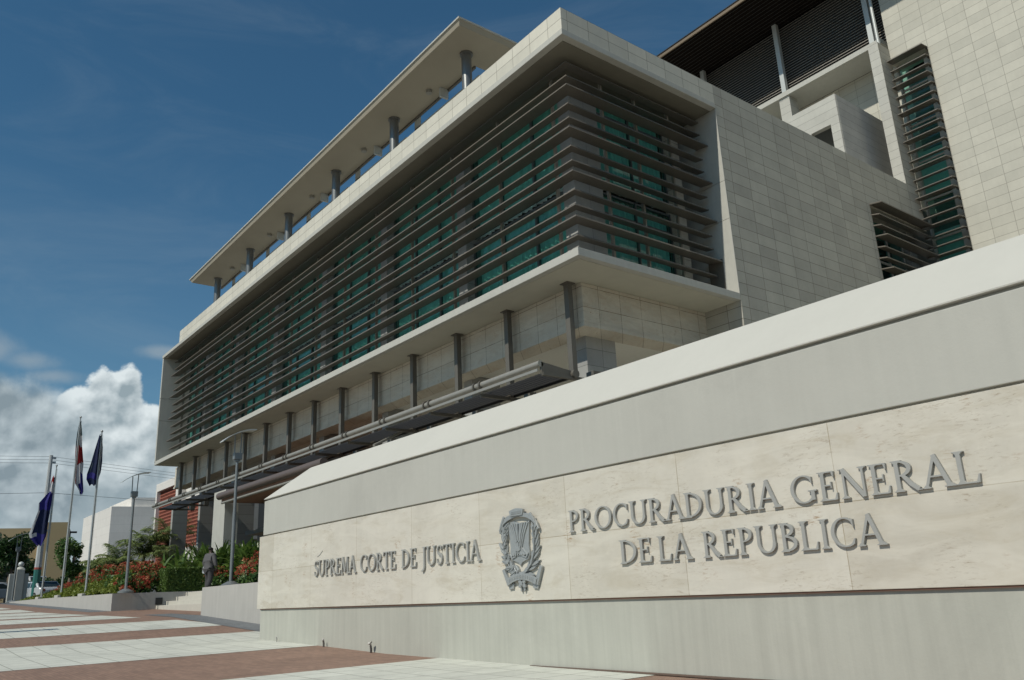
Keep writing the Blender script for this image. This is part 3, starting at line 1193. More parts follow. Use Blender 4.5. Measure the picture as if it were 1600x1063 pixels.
sh = []
for i in range(13):
    t = i / 12
    sh.append((.19 + .46 * t, .855 + .02 * sin(t * 2 * pi) + .02 * abs(t - .5)))
side = [(.63, .70), (.615, .55), (.63, .43), (.59, .375), (.52, .36), (.46, .34), (.42, .30), (.38, .34), (.32, .36), (.25, .375), (.21, .43), (.225, .55), (.21, .70)]
mb = em([sh[::-1] + side[::-1]], .002, .03, '')
# folded flags fan out from the middle of the shield, the cross stands on top
for x0, x1, dp in ((.215, .365, .045), (.26, .385, .05), (.31, .40, .055), (.355, .412, .05)):
    for mir in (0, 1):
        f_ = (lambda x: .84 - x) if mir else (lambda x: x)
        mb.shape(ribbon([(f_(x0), .85), (f_((x0 + x1) / 2 + .012), .70), (f_(x1), .53), (f_(x0 + .04), .43)], [.028, .024, .016, .03]), EP, .028, dp)
mb.shape(rect(.408, .432, .45, .84), EP, .028, .062)
mb.shape(rect(.375, .465, .60, .622), EP, .028, .062)
mb.shape([[(.37, .495), (.42, .48), (.47, .495), (.47, .55), (.42, .535), (.37, .55)]], EP, .028, .068)
for f_ in ((lambda x: x), (lambda x: .84 - x)):
    mb.shape(ribbon([(f_(.225), .46), (f_(.27), .40), (f_(.34), .42), (f_(.36), .50)], .018), EP, .028, .048)
emb(mb, 'shield', .004)


def leaf2(cx_, cy, a, l, w):
    ca, sa = cos(a), sin(a)
    return [[(cx_ + ca * l * t - sa * w * s_, cy + sa * l * t + ca * w * s_) for t, s_ in ((0, 0), (.25, .8), (.55, 1), (.8, .6), (1, 0), (.8, -.6), (.55, -1), (.25, -.8))]]


def along(path, t):
    t = t * (len(path) - 1)
    k = min(int(t), len(path) - 2)
    f_ = t - k
    a, c = path[k], path[k + 1]
    return a[0] * (1 - f_) + c[0] * f_, a[1] * (1 - f_) + c[1] * f_, atan2(c[1] - a[1], c[0] - a[0])


mb = MB()
stemp = [(.43, .21), (.32, .235), (.20, .30), (.115, .42), (.085, .56), (.10, .70), (.14, .82)]
mb.shape(ribbon(stemp, .016), EP, .004, .045)
for i in range(12):
    px_, py_, ang = along(stemp, .06 + .9 * i / 11)
    for sd in (-1, 1):
        w_ = leaf2(px_, py_, ang + sd * .62, .135, .027)
        mb.shape(w_, EP, .004, .026 + .012 * ((i + (sd > 0)) % 3))
        # raised midrib so every leaf catches the light
        mb.shape(ribbon([(px_, py_), (px_ + cos(ang + sd * .62) * .12, py_ + sin(ang + sd * .62) * .12)], [.008, .004]), EP, .02, .036 + .012 * ((i + (sd > 0)) % 3))
for i in range(6):
    px_, py_, ang = along(stemp, .15 + .14 * i)
    mb.shape([[(px_ + .045 + .02 * cos(k * pi / 4), py_ + .02 * sin(k * pi / 4)) for k in range(8)]], EP, .004, .06)
emb(mb, 'laurel_branch', .003)
mb = MB()
stemp = [(.44, .20), (.56, .225), (.67, .32), (.735, .46), (.75, .61), (.73, .78)]
mb.shape(ribbon(stemp, [.03, .028, .026, .022, .018, .012]), EP, .004, .058)
for i in range(17):
    px_, py_, ang = along(stemp, .04 + .94 * i / 16)
    for sd in (-1, 1):
        ll = (.20 if sd < 0 else .15) * (1 - .35 * i / 16)
        mb.shape(leaf2(px_, py_, ang + sd * (.50 if sd < 0 else .40), ll, .0145), EP, .004, .024 + .014 * (i % 2) + (.008 if sd > 0 else 0))
emb(mb, 'palm_branch', .003)
mb = MB()
top = [(.03, .74), (.05, .82), (.11, .885), (.20, .925), (.31, .95), (.42, .965), (.53, .95), (.64, .93), (.73, .885), (.80, .82), (.85, .74)]
mb.shape(ribbon(top, [.03, .045, .055, .06, .055, .055, .055, .06, .055, .045, .03]), EP, .02, .055)
mb.shape([[(.29, .945), (.55, .945), (.57, 1.02), (.50, 1.035), (.42, 1.045), (.34, 1.035), (.27, 1.02)]], EP, .03, .07)
for k in range(9):
    mb.shape(rect(.315 + .025 * k, .33 + .025 * k, .965, 1.01), EP, .06, .076)
mb.shape(ribbon([(.70, .955), (.77, .87), (.83, .77)], [.035, .03, .02]), EP, .04, .068)
mb.shape(ribbon([(.14, .955), (.08, .87), (.03, .77)], [.035, .03, .02]), EP, .04, .062)
emb(mb, 'ribbon', .004)
mb = MB()
low_ = [(.15, .095), (.25, .135), (.36, .16), (.45, .165), (.55, .158), (.66, .13), (.76, .09)]
mb.shape(ribbon(low_, .085), EP, .03, .06)
for k in range(15):
    px_, py_, ang = along(low_, .1 + .8 * k / 14)
    mb.shape(ribbon([(px_, py_ - .022), (px_, py_ + .022)], .013), EP, .055, .066)
mb.shape([[(.03, .26), (.075, .275), (.15, .16), (.20, .06), (.14, .045)]], EP, .004, .04)
mb.shape([[(.88, .27), (.83, .285), (.755, .16), (.71, .06), (.775, .045)]], EP, .004, .045)
mb.shape([[(.14, .06), (.155, .005), (.25, .015), (.26, .085)]], EP, .004, .026)
mb.shape([[(.65, .075), (.66, .01), (.755, .0), (.775, .055)]], EP, .004, .026)
emb(mb, 'ribbon', .004)
mb = MB()
for a in (30, 150, 210, 330):
    mb.shape(leaf2(.455, .075, radians(a), .09, .028), EP, .02, .05)
mb.shape([[(.42, .07), (.445, .065), (.435, -.03), (.405, -.01)]], EP, .01, .035)
mb.shape([[(.49, .07), (.465, .065), (.475, -.03), (.505, -.01)]], EP, .01, .035)
mb.shape([[(.435, .05), (.475, .05), (.475, .10), (.435, .10)]], EP, .02, .062)
emb(mb, 'bow', .004)

# stubs of conduit at the foot of the sign wall
for i, (x, lab, col) in enumerate(((-16.75, 'thin broken conduit stub at the foot of the sign wall, nearest its far end', (.28, .27, .25)),
                                   (-14.62, 'dark pale capped conduit stub at the sign wall foot, second of three', (.10, .09, .08)),
                                   (-12.85, 'bent conduit stub with white cap at the foot of the sign wall, nearest the camera', (.07, .06, .055)))):
    z0 = g(x)
    r_ = (.010, .018, .019)[i]
    e = empty('conduit_stub', (x, 6.97, z0), lab, 'pipe stub', 'conduit stubs along the sign wall')
    mb = MB()
    mb.tube([(0, 0, -.02), (.004, 0, .06), (.0, -.01, .12 if i else .09)], [r_, r_, r_ * .9], 10)
    mb.build('pipe', plain('conduit', col, .6), e, smooth='auto')
    mb = MB()
    if i == 2:
        mb.tube([(0, -.01, .12), (.03, -.02, .155), (-.03, -.025, .145)], [.02, .03, .02], 10)
    else:
        mb.ball((.0, -.01, .125 if i else .095), r_ * 1.15, 10)
    mb.build('cap', plain('pale cap', (.5, .48, .44), .6), e, smooth='auto')

# ------------------------------------------------------------------ planter walls, steps
PW = empty('planter_wall', (-36, 8.24, .8), 'low grey concrete planter wall around the flower bed left of the steps', 'wall')
b = MB()
xs = [-62, -54, -48, -42, -36]
zt_ = [1.70, 1.68, 1.64, 1.58, 1.54]
for i in range(4):
    b.hexa([(xs[i], 8.24, .3), (xs[i + 1], 8.24, .3), (xs[i], 8.5, .3), (xs[i + 1], 8.5, .3),
            (xs[i], 8.24, zt_[i]), (xs[i + 1], 8.24, zt_[i + 1]), (xs[i], 8.5, zt_[i]), (xs[i + 1], 8.5, zt_[i + 1])])
b.v = [tuple(Vector(p) - PW.location) for p in b.v]
b.build('front', M['planter'], PW)
b = MB()
b.hexa([(-36.26, 8.5, .3), (-36.0, 8.5, .3), (-36.26, 13, .3), (-36.0, 13, .3), (-36.26, 8.5, 1.54), (-36.0, 8.5, 1.54), (-36.26, 13, 1.51), (-36.0, 13, 1.51)])
b.v = [tuple(Vector(p) - PW.location) for p in b.v]
b.build('return', M['planter'], PW)
b = MB()
b.box(-35.998, -35.95, 9.86, 10.12, 1.06, 1.32)
b.box(-35.95, -35.94, 9.88, 10.10, 1.08, 1.30)
b.v = [tuple(Vector(p) - PW.location) for p in b.v]
b.build('step_light', M['black'], PW)
NW = empty('planter_wall', (-26.5, 8.6, .6), 'low grey concrete planter wall running from the steps to behind the sign wall', 'wall')
b = MB()
b.box(-26.5, -10, 8.6, 8.86, -.2, 1.47)
b.box(-26.5, -26.24, 8.86, 13, .2, 1.468)
b.v = [tuple(Vector(p) - NW.location) for p in b.v]
b.build('front', M['planter'], NW)
ST = empty('steps', (-31, 9.9, .8), 'broad pale stone steps rising between the two planter walls', 'steps')
b = MB()
for i, (y, z) in enumerate(((9.89, 1.02), (10.27, 1.17), (10.65, 1.33), (11.02, 1.49))):
    b.box(-35.99, -26.51, y, 13.0, .5 if i == 0 else z - .16, z)
b.v = [tuple(Vector(p) - ST.location) for p in b.v]
b.build('flight', M['step'], ST, bevel=.01)

# ------------------------------------------------------------------ flagpoles and flags
def flagpole(x, y, z0, top, lab, r=.055):
    e = empty('flagpole', (x, y, z0), lab, 'flagpole', 'flagpoles along the planter wall')
    mb = MB()
    mb.tube([(0, 0, .1), (0, 0, (top - z0) * .6), (0, 0, top - z0)], [r, r * .85, r * .55], 12)
    mb.build('pole', M['pole'], e, smooth='auto')
    mb = MB()
    mb.box(-.42, .42, -.24, .24, -.06, .10)
    mb.build('plinth', M['planter'], e, bevel=.02)
    mb = MB()
    mb.ball((0, 0, top - z0 + .05), .06, 10)
    mb.box(-.02, .12, -.015, .015, top - z0 - .18, top - z0 - .12)
    mb.build('finial', M['pole'], e, smooth='auto')
    mb = MB()
    mb.tube([(.06, .05, .9), (.05, .05, top - z0 - .15)], .008, 5)
    mb.build('halyard', M['white_steel'], e)
    return e


flagpole(-53.5, 8.62, 1.70, 8.98, 'shortest flagpole, farthest from the steps, with a blue and white flag')
flagpole(-48.1, 8.62, 1.66, 10.80, 'tallest flagpole, middle one, with a red and white and blue flag')
flagpole(-42.6, 8.62, 1.60, 9.07, 'flagpole nearest the steps with a plain navy flag')


def cloth(name, mats, o, rows, lab, fold=.07, nu=14, seed=0, mid=None):
    """hanging flag: rows = (z, y_left, y_right, material or function) from the top down, folds along x"""
    mb = MB()
    rr = random.Random(seed)
    ph = rr.uniform(0, 6)
    sub = []
    for (a, c) in zip(rows, rows[1:]):
        for k in range(6):
            t = k / 6
            sub.append(tuple(a[i] * (1 - t) + c[i] * t for i in range(3)) + (a[3],))
    sub.append(rows[-1][:3] + (rows[-1][3],))
    for r0, r1 in zip(sub, sub[1:]):
        for k in range(nu):
            def P(r, t):
                z, yl_, yr_ = r[0], r[1], r[2]
                f = fold * (sin(t * 9.5 + ph + z * 1.1) + .5 * sin(t * 17 + z * 2.3)) * min(1.0, .3 + t)
                return (o[0] + f, o[1] + yl_ + (yr_ - yl_) * t, z - .05 * sin(t * 9.5 + ph))
            mi = r0[3]((k + .5) / nu) if callable(r0[3]) else r0[3]
            mb.face([P(r0, k / nu), P(r0, (k + 1) / nu), P(r1, (k + 1) / nu), P(r1, k / nu)], mi)
    oo = mb.build(name, mats, None, smooth=True, recalc=False, loc=o)
    return tag(oo, lab, 'flag', 'flags on the flagpoles')


FB = leafmat('flag blue', (.022, .02, .16), (.035, .032, .21), .8)
FN = leafmat('flag navy', (.010, .018, .06), (.014, .024, .075), .8)
FR = leafmat('flag red', (.28, .02, .02), (.33, .025, .025), .8)
FW = leafmat('flag white', (.55, .56, .58), (.6, .6, .62), .8)
FG = leafmat('flag grey blue', (.05, .085, .09), (.07, .10, .11), .8)
yy = 8.62
# y grows to the right in the picture
cloth('flag', [FR, FW, FB, FN], (-53.5, yy, 8.4), [(8.4, -.14, -.02, 0), (8.05, -.20, -.03, 1), (7.5, -.28, -.02, 2), (6.9, -.68, -.03, lambda t: 2 if t > .10 else 1),
       (6.5, -.66, -.05, lambda t: 3 if t > .16 else 1), (5.2, -.98, -.10, lambda t: 2 if t > .45 else 1), (5.0, -.92, -.12, 2), (4.55, -.50, -.30, 2)],
      'deep blue and white flag with a red tip hanging limp left of the shortest pole', seed=1)
cloth('flag', [FG, FW, FR, FB], (-48.1, yy, 10.6), [(10.65, -.02, .04, 0), (9.9, -.08, .16, lambda t: 0 if t < .6 else 1), (9.3, -.09, .22, 2), (8.5, -.05, .38, lambda t: 2 if t < .75 else 1),
       (8.35, .0, .40, lambda t: 2 if t < .25 else 1), (7.9, .02, .40, lambda t: 2 if t < .15 else (1 if t < .6 else 3)), (7.3, .08, .48, lambda t: 1 if t < .35 else 3), (6.95, .30, .52, 3), (6.75, .36, .46, 3)],
      'red, white and blue quartered flag hanging limp from the tallest pole', seed=2)
cloth('flag', [FN, FB, FG], (-42.6, yy, 8.9), [(8.95, -.10, .0, 0), (8.3, -.22, .10, 0), (7.6, -.34, .14, lambda t: 2 if .15 < t < .25 else 0), (7.1, -.46, .12, 1), (6.85, -.46, .06, 0), (6.55, -.30, -.02, 0)],
      'plain navy flag hanging limp from the pole nearest the steps', seed=3)

# ------------------------------------------------------------------ lamp posts
def lamp(x, y, z0, h, lab, s=1.0, turn=0.0, group='curved reflector lamp posts'):
    e = empty('lamp_post', (x, y, z0), lab, 'lamp post', group)
    e.rotation_euler = (0, 0, turn)
    mb = MB()
    mb.lathe((0, 0, 0), [(.34 * s, 0), (.34 * s, .06), (.20 * s, .12), (.11 * s, .16)], 20)
    mb.build('base', M['lamp_steel'], e, smooth='auto')
    mb = MB()
    mb.tube([(0, 0, .1), (0, 0, h * .48)], .065 * s, 14)
    mb.tube([(0, 0, h * .48), (0, 0, h - .95 * s)], [.056 * s, .05 * s], 14)
    mb.build('pole', M['lamp_steel'], e, smooth='auto')
    mb = MB()
    mb.box(-.10 * s, .10 * s, -.15 * s, .15 * s, h - .95 * s, h - .70 * s)
    mb.box(-.07 * s, .07 * s, -.09 * s, .09 * s, h - 1.02 * s, h - .95 * s)
    mb.build('lamp_head', M['lamp_steel'], e, bevel=.015)
    for yy_ in (-.11, .11):
        mb = MB()
        mb.tube([(0, yy_ * s, h - .72 * s), (0, yy_ * s * 1.15, h + (.06 + yy_ * .6) * s)], .022 * s, 8)
        mb.build('rod', M['lamp_steel'], e, smooth='auto')
    mb = MB()
    n = 14
    for k in range(n):
        def Q(t, w, dz_):
            v = -.62 + 1.24 * t
            return (w * s, v * s, h + (-.20 + .52 * t - .13 * (t * 2 - 1) ** 2 + dz_) * s)
        t0, t1 = k / n, (k + 1) / n
        mb.hexa([Q(t0, -.2, 0), Q(t0, .2, 0), Q(t1, -.2, 0), Q(t1, .2, 0), Q(t0, -.2, .03), Q(t0, .2, .03), Q(t1, -.2, .03), Q(t1, .2, .03)])
    mb.build('reflector', M['white_steel'], e)
    return e


lamp(-35.6, 8.62, 1.54, 4.5, 'grey lamp post with curved reflector at the corner of the flower bed, against the sky', .85)
lamp(-25.75, 9.2, 1.45, 4.65, 'grey lamp post with curved reflector beside the walking person, against the building', .85)
lamp(-23.9, -.7, g(-23.9), 4.5, 'lamp post outside the left edge of the photo, its shadow falls on the paving', .85)
lamp(-64.0, 8.65, 1.66, 4.2, 'small distant lamp post with curved reflector beside the parked cars')

# ------------------------------------------------------------------ utility pole and wires
UP = empty('utility_pole', (-72, 11.15, 1.7), 'tall tapering concrete utility pole with green painted foot and red ring', 'utility pole')
mb = MB()
mb.tube([(0, 0, 2.5), (0, 0, 10.9)], [.24, .13], 8)
mb.build('shaft', M['util'], UP)
mb = MB()
mb.tube([(0, 0, -.2), (0, 0, 2.35)], [.27, .25], 8)
mb.build('painted_foot', M['green_paint'], UP)
mb = MB()
mb.tube([(0, 0, 2.35), (0, 0, 2.5)], [.255, .245], 8)
mb.build('painted_ring', M['red_paint'], UP)
mb = MB()
for z in (10.7, 10.35, 8.0, 6.5, 5.2):
    mb.box(-.06, .06, .16, .36, z - .08, z + .08)
    mb.box(-.03, .03, -.05, .2, z - .03, z + .03)
mb.build('insulator', M['util'], UP)


def wire(a, c, sag, lab, r=.012, grp='overhead wires'):
    mb = MB()
    a, c = Vector(a), Vector(c)
    pts = []
    for k in range(25):
        t = k / 24
        pts.append(a.lerp(c, t) - Vector((0, 0, sag * 4 * t * (1 - t))))
    mb.tube(pts, r, 5)
    o = mb.build('overhead_wire', M['wire'], None, loc=tuple(a))
    tag(o, lab, 'wire', grp)


for dz_, nm in ((12.55, 'topmost'), (12.30, 'second'), (12.05, 'third')):
    wire((-72, 11.2, dz_ - .05), (-74, 60, dz_ - 3.2 + (.0 if dz_ > 12.4 else .05)), .25, nm + ' thin overhead wire running right from the utility pole top')
    wire((-72, 11.1, dz_ - .05), (-72, -45, dz_ + .6), .9, nm + ' thin overhead wire running left from the utility pole top')
wire((-72, 11.2, 9.72), (-74, 60, 7.9), .1, 'lowest overhead wire running right from halfway up the utility pole', .015)
wire((-72, 11.1, 9.72), (-72, -45, 8.9), .6, 'lowest overhead wire running left from halfway up the utility pole', .015)

# ------------------------------------------------------------------ buildings in the distance
WB = empty('white_building', (-100, 22, 1.8), 'plain windowless pale grey building behind the palms', 'building')
def wp_(mb, name, mat, root, **kw):
    mb.v = [tuple(Vector(p) - root.location) for p in mb.v]
    return mb.build(name, mat, root, **kw)
b = MB()
b.hexa([(x, y, z) for z in (0, 11.85) for x, y in ((-114, 22.0), (-100, 22.0), (-109, 47.5), (-95, 47.5))])
wp_(b, 'wall', M['whitewall'], WB)
b = MB()
b.hexa([(x, y, z) for z in (11.85, 12.9) for x, y in ((-110, 24.0), (-100, 24.0), (-105, 46), (-95.8, 46))])
wp_(b, 'roof_block', M['whitewall'], WB)
b = MB()
b.box(-111.95, -108, 21.93, 22.0, 2.0, 6.0)
wp_(b, 'gate', plain('dark grey gate', (.06, .07, .08), .6), WB)
YB = empty('ochre_building', (-140, 21.3, 2), 'long ochre building with flat roof beyond the street trees', 'building')
b = MB()
b.box(-160, -140, -10, 21.3, 0, 12.85)
wp_(b, 'wall', M['yellow'], YB)
b = MB()
b.box(-158, -139.6, 21.3, 24.9, 0, 13.65)
wp_(b, 'stair_tower', plain('darker ochre plaster', (.40, .30, .16), .85, var=.1, scale=.5), YB)
for y in (13.5, 16.2, 18.9):
    b = MB()
    b.box(-139.99, -139.9, y, y + .12, 2, 12.4)
    wp_(b, 'downpipe', M['yellow'], YB)
for y in (11.5, 14.7, 17.5):
    f = MB()
    f.box(-139.98, -139.9, y, y + 1.0, 5.5, 7.5)
    wp_(f, 'window', M['black'], YB)
AX = empty('annex_building', (-72, 24, 1.5), 'cream annex with red clay lattice screens behind the far end of the long facade', 'building')
b = MB()
b.box(-81.4, -81.0, 21.6, 30, .5, 11.9)
b.box(-81.0, -75.2, 21.6, 30, 11.2, 11.9)
b.box(-75.2, -74.6, 21.6, 30, .5, 11.9)
b.box(-74.6, -64, 22.3, 30, 9.6, 11.9)
b.box(-74.6, -64, 22.3, 22.6, .5, 5.7)
b.box(-67.0, -64, 22.3, 30, 5.7, 9.6)
wp_(b, 'wall', M['whitewall'], AX)
for x0, x1, z0, z1, y in ((-81.0, -75.2, 3.0, 11.2, 21.9), (-74.6, -67.0, 5.7, 9.6, 22.35)):
    b = MB()
    z = z0
    while z < z1 - .05:
        b.box(x0, x1, y, y + .16, z, z + .11)
        z += .30
    k = 0
    x = x0
    while x < x1:
        b.box(x, x + .10, y + .02, y + .14, z0, z1)
        x += .34
    wp_(b, 'lattice', M['brickred'], AX)
    b = MB()
    b.box(x0, x1, y + .7, y + .8, z0, z1)
    wp_(b, 'backing', plain('dark red backing', (.12, .05, .04), .9), AX)

YB.rotation_euler = (0, 0, radians(-12))
GP = empty('gate_pillar', (-68, 9.45, 1.66), 'cream gate pillar topped by a white ball beside the parked cars', 'pillar')
mb = MB()
mb.box(-.3, .3, -.22, .26, 0, 2.25)
mb.build('shaft', M['concrete'], GP, bevel=.02)
mb = MB()
mb.lathe((0, .02, 2.25), [(.3, 0), (.22, .12), (.10, .18)], 16)
mb.build('cap', M['concrete'], GP, smooth='auto')
mb = MB()
mb.ball((0, .02, 2.58), .19, 14)
mb.build('ball', M['white_steel'], GP, smooth=True)
for y0, y1 in ((-.62, -.23), (.27, .55)):
    mb = MB()
    mb.box(-.2, .2, y0, y1, 0, 1.95)
    mb.build('wing', M['concrete'], GP, bevel=.02)
SB = empty('street_light', (-90, 16.3, 1.9), 'thin dark street light with short arm beside the pale building', 'street light')
mb = MB()
mb.tube([(0, 0, 0), (0, 0, 6.3)], .07, 8)
mb.build('pole', M['black'], SB)
mb = MB()
mb.box(-.1, .1, -.05, .6, 6.25, 6.42)
mb.build('lamp_head', M['black'], SB, bevel=.02)

# ------------------------------------------------------------------ parked cars
def car(loc, rz, col, lab, van=False):
    e = empty('parked_car', loc, lab, 'car', 'cars parked by the street')
    e.rotation_euler = (0, 0, rz)
    L, Wd = (4.4, 1.74)
    if van:
        low_p = [(-2.2, .3), (-2.2, 1.0), (-2.15, 1.12), (1.2, 1.12), (2.0, 1.0), (2.2, .75), (2.2, .3)]
        cab = [(-2.15, 1.12), (-2.08, 1.72), (.45, 1.74), (1.2, 1.12)]
    else:
        low_p = [(-2.2, .32), (-2.22, .75), (-2.1, .95), (-1.5, .98), (1.1, .95), (1.95, .82), (2.2, .62), (2.2, .32)]
        cab = [(-1.75, .97), (-1.15, 1.42), (.2, 1.44), (1.05, .955)]
    mt = plain('car paint', col, .25, .3, var=.03)
    mb = MB()
    mb.shape([low_p], lambda u, v, d: (u, d, v), -Wd / 2, Wd / 2)
    mb.build('body', mt, e, bevel=.05, smooth='auto')
    mb = MB()
    h = [(c[0], c[1]) for c in cab]
    n = len(h)
    a0 = len(mb.v)
    ins = lambda z: .86 - .20 * (z - .95)
    mb.hexa([(h[0][0], -ins(h[0][1]), h[0][1]), (h[3][0], -ins(h[3][1]), h[3][1]), (h[0][0], ins(h[0][1]), h[0][1]), (h[3][0], ins(h[3][1]), h[3][1]),
             (h[1][0], -ins(h[1][1]), h[1][1]), (h[2][0], -ins(h[2][1]), h[2][1]), (h[1][0], ins(h[1][1]), h[1][1]), (h[2][0], ins(h[2][1]), h[2][1])])
    mb.build('cabin', mt, e, bevel=.06, smooth='auto')
    for sd in (-1, 1):
        mb = MB()
        y0, y1 = sd * (ins(1.0) + .006), sd * (ins(1.38) + .006)
        zt2 = h[1][1] - .08
        xm = (h[1][0] + h[2][0]) / 2
        y1 = sd * (ins(zt2) + .008)
        y0 = sd * (ins(h[0][1] + .03) + .008)
        for xa, xb, ta, tb in ((h[0][0] + .22, xm - .05, h[1][0] + .08, xm - .05), (xm + .05, h[3][0] - .2, xm + .05, h[2][0] - .05)):
            mb.face([(xa, y0, h[0][1] + .03), (xb, y0, h[0][1] + .03), (tb, y1, zt2), (ta, y1, zt2)])
        mb.build('side_window', M['glass_dark'], e, recalc=False)
    for a, c, nm in ((h[3], h[2], 'windscreen'), (h[0], h[1], 'rear_window')):
        sg = 1 if nm == 'windscreen' else -1
        f0, f1 = .10, .88
        p0 = (a[0] + (c[0] - a[0]) * f0 + sg * .02, a[1] + (c[1] - a[1]) * f0 + .015)
        p1 = (a[0] + (c[0] - a[0]) * f1 + sg * .02, a[1] + (c[1] - a[1]) * f1 + .015)
        w0, w1 = ins(p0[1]) - .1, ins(p1[1]) - .1
        mb = MB()
        mb.face([(p0[0], -w0, p0[1]), (p0[0], w0, p0[1]), (p1[0], w1, p1[1]), (p1[0], -w1, p1[1])])
        mb.build(nm, M['glass_dark'], e, recalc=False)
    for wx in (-1.35, 1.35):
        for sd in (-1, 1):
            mb = MB()
            mb.tube([(wx, sd * .68, .31), (wx, sd * .885, .31)], .31, 20)
            wo_ = mb.build('wheel', M['black'], e, smooth='auto')
            mb = MB()
            mb.tube([(wx, sd * .86, .31), (wx, sd * .895, .31)], .19, 16)
            mb.build('rim', M['pole'], wo_, smooth='auto')
    for sd in (-1, 1):
        mb = MB()
        mb.box(2.17, 2.225, sd * .62 - .17, sd * .62 + .17, .60, .74)
        mb.build('headlight', M['white_steel'], e, bevel=.02)
        mb = MB()
        mb.box(-2.245, -2.18, sd * .66 - .14, sd * .66 + .14, .68, .86)
        mb.build('tail_light', M['red_paint'], e, bevel=.02)
    mb = MB()
    mb.box(2.15, 2.26, -.8, .8, .36, .50)
    mb.build('bumper', mt, e, bevel=.03)
    return e


M['glass_dark'] = plain('car glass', (.02, .03, .032), .05)
car((-74, 8.9, g(-74)), radians(100), (.42, .44, .45), 'silver grey car parked nearest, cut by the left edge of the photo')
car((-73.2, 11.55, g(-73)), radians(195), (.62, .64, .64), 'white car parked behind the yellow green ground cover')
car((-84, 12.9, g(-84) + .35), radians(12), (.58, .60, .62), 'white van parked behind the utility pole', True)
car((-86, 10.8, g(-86) + .5), radians(8), (.34, .36, .38), 'grey van parked behind the silver car', True)
car((-80, 16.2, g(-80) + .9), radians(8), (.66, .66, .64), 'white car half hidden by the red blossoms', True)

# ------------------------------------------------------------------ plants
def R(a, c):
    return random.uniform(a, c)


def strip_leaf(mb, base, dirv, length, width, droop, mi=0, seg=4, roll=0.0):
    """one long arching leaf"""
    d = Vector(dirv).normalized()
    sidev = d.cross(Vector((0, 0, 1)))
    if sidev.length < .05:
        sidev = Vector((1, 0, 0))
    sidev.normalize()
    sidev = (Matrix.Rotation(roll, 3, d) @ sidev)
    p = Vector(base)
    pts = []
    for k in range(seg + 1):
        t = k / seg
        w = width * (sin(pi * min(t * .86 + .10, 1.0))) * .5
        pts.append((p + sidev * w, p - sidev * w))
        p = p + d * (length / seg)
        d = (d + Vector((0, 0, -droop / seg))).normalized()
    for a, c in zip(pts, pts[1:]):
        mb.face([a[0], a[1], c[1], c[0]], mi)


def small_leaf(mb, p, s, mi=0):
    a, e = R(0, 2 * pi), R(-.6, 1.2)
    d = Vector((cos(a) * cos(e), sin(a) * cos(e), sin(e)))
    u = d.cross(Vector((R(-1, 1), R(-1, 1), R(-1, 1)))).normalized()
    p = Vector(p)
    mb.face([p - d * s, p + u * s * .42, p + d * s, p - u * s * .42], mi)


def bush(name, c, rx, ry, rz, n, s, mat, lab, cat, grp, flowers=0, fmat=None, root=None):
    e = root or empty(name, c, lab, cat, grp)
    mb = MB()
    lob = [(Vector((R(-.55, .55) * rx, R(-.55, .55) * ry, R(.25, .8) * rz)), R(.45, .75)) for _ in range(6)]
    pts = []
    for _ in range(n):
        o, k = random.choice(lob)
        v = Vector((random.gauss(0, 1), random.gauss(0, 1), random.gauss(0, 1))).normalized() * (R(.55, 1.0) ** .5) * k
        p = o + Vector((v.x * rx, v.y * ry, v.z * rz * .8))
        if p.z < .02:
            p.z = R(.02, .3) * rz
        pts.append((p, v))
        small_leaf(mb, p, s * R(.7, 1.3))
    for k in range(5):
        a = R(0, 6.28)
        mb.tube([(R(-.2, .2) * rx, R(-.2, .2) * ry, -.05), (cos(a) * rx * .4, sin(a) * ry * .4, rz * .6)], [.02, .01], 5)
    mb.build('foliage', mat, e, recalc=False)
    if flowers:
        fm = MB()
        top = sorted(pts, key=lambda q_: -(q_[1].z + .5 * (-q_[1].y) + .3 * R(0, 1)))[:flowers * 3]
        random.shuffle(top)
        for p, v in top[:flowers]:
            q0 = p + v.normalized() * .05
            hs = R(.05, .095)
            mi = 1 if random.random() < .18 else 0
            for _ in range(20):
                w = Vector((random.gauss(0, 1), random.gauss(0, 1), random.gauss(0, 1))).normalized() * hs * R(.6, 1)
                small_leaf(fm, q0 + w, hs * .48, mi)
        fm.build('blossoms', fmat, e, recalc=False)
    return e


PET = [M['petal'], M['petal_pale']]
# ground cover: nobody could count its leaves
mb = MB()
for _ in range(20000):
    x = R(-61.5, -36.6)
    t = random.random()
    y = 8.48 + t * R(.6, 2.2)
    h = 1.66 + .0 + (.16 + .62 * min(1, (y - 8.45) / 1.4)) * (.35 + .65 * min(1, (x + 61.5) / 14)) + .10 * sin(x * 2.1) * sin(y * 3 + x)
    if x > -38.5:
        y = 8.5 + t * .6
        h *= .98
    small_leaf(mb, (x, y, h - R(0, .22)), R(.05, .085))
tag(mb.build('ground_cover', M['leaf_yellow'], None, recalc=False), 'yellow green clipped ground cover along the planter wall', 'ground cover', kind='stuff')

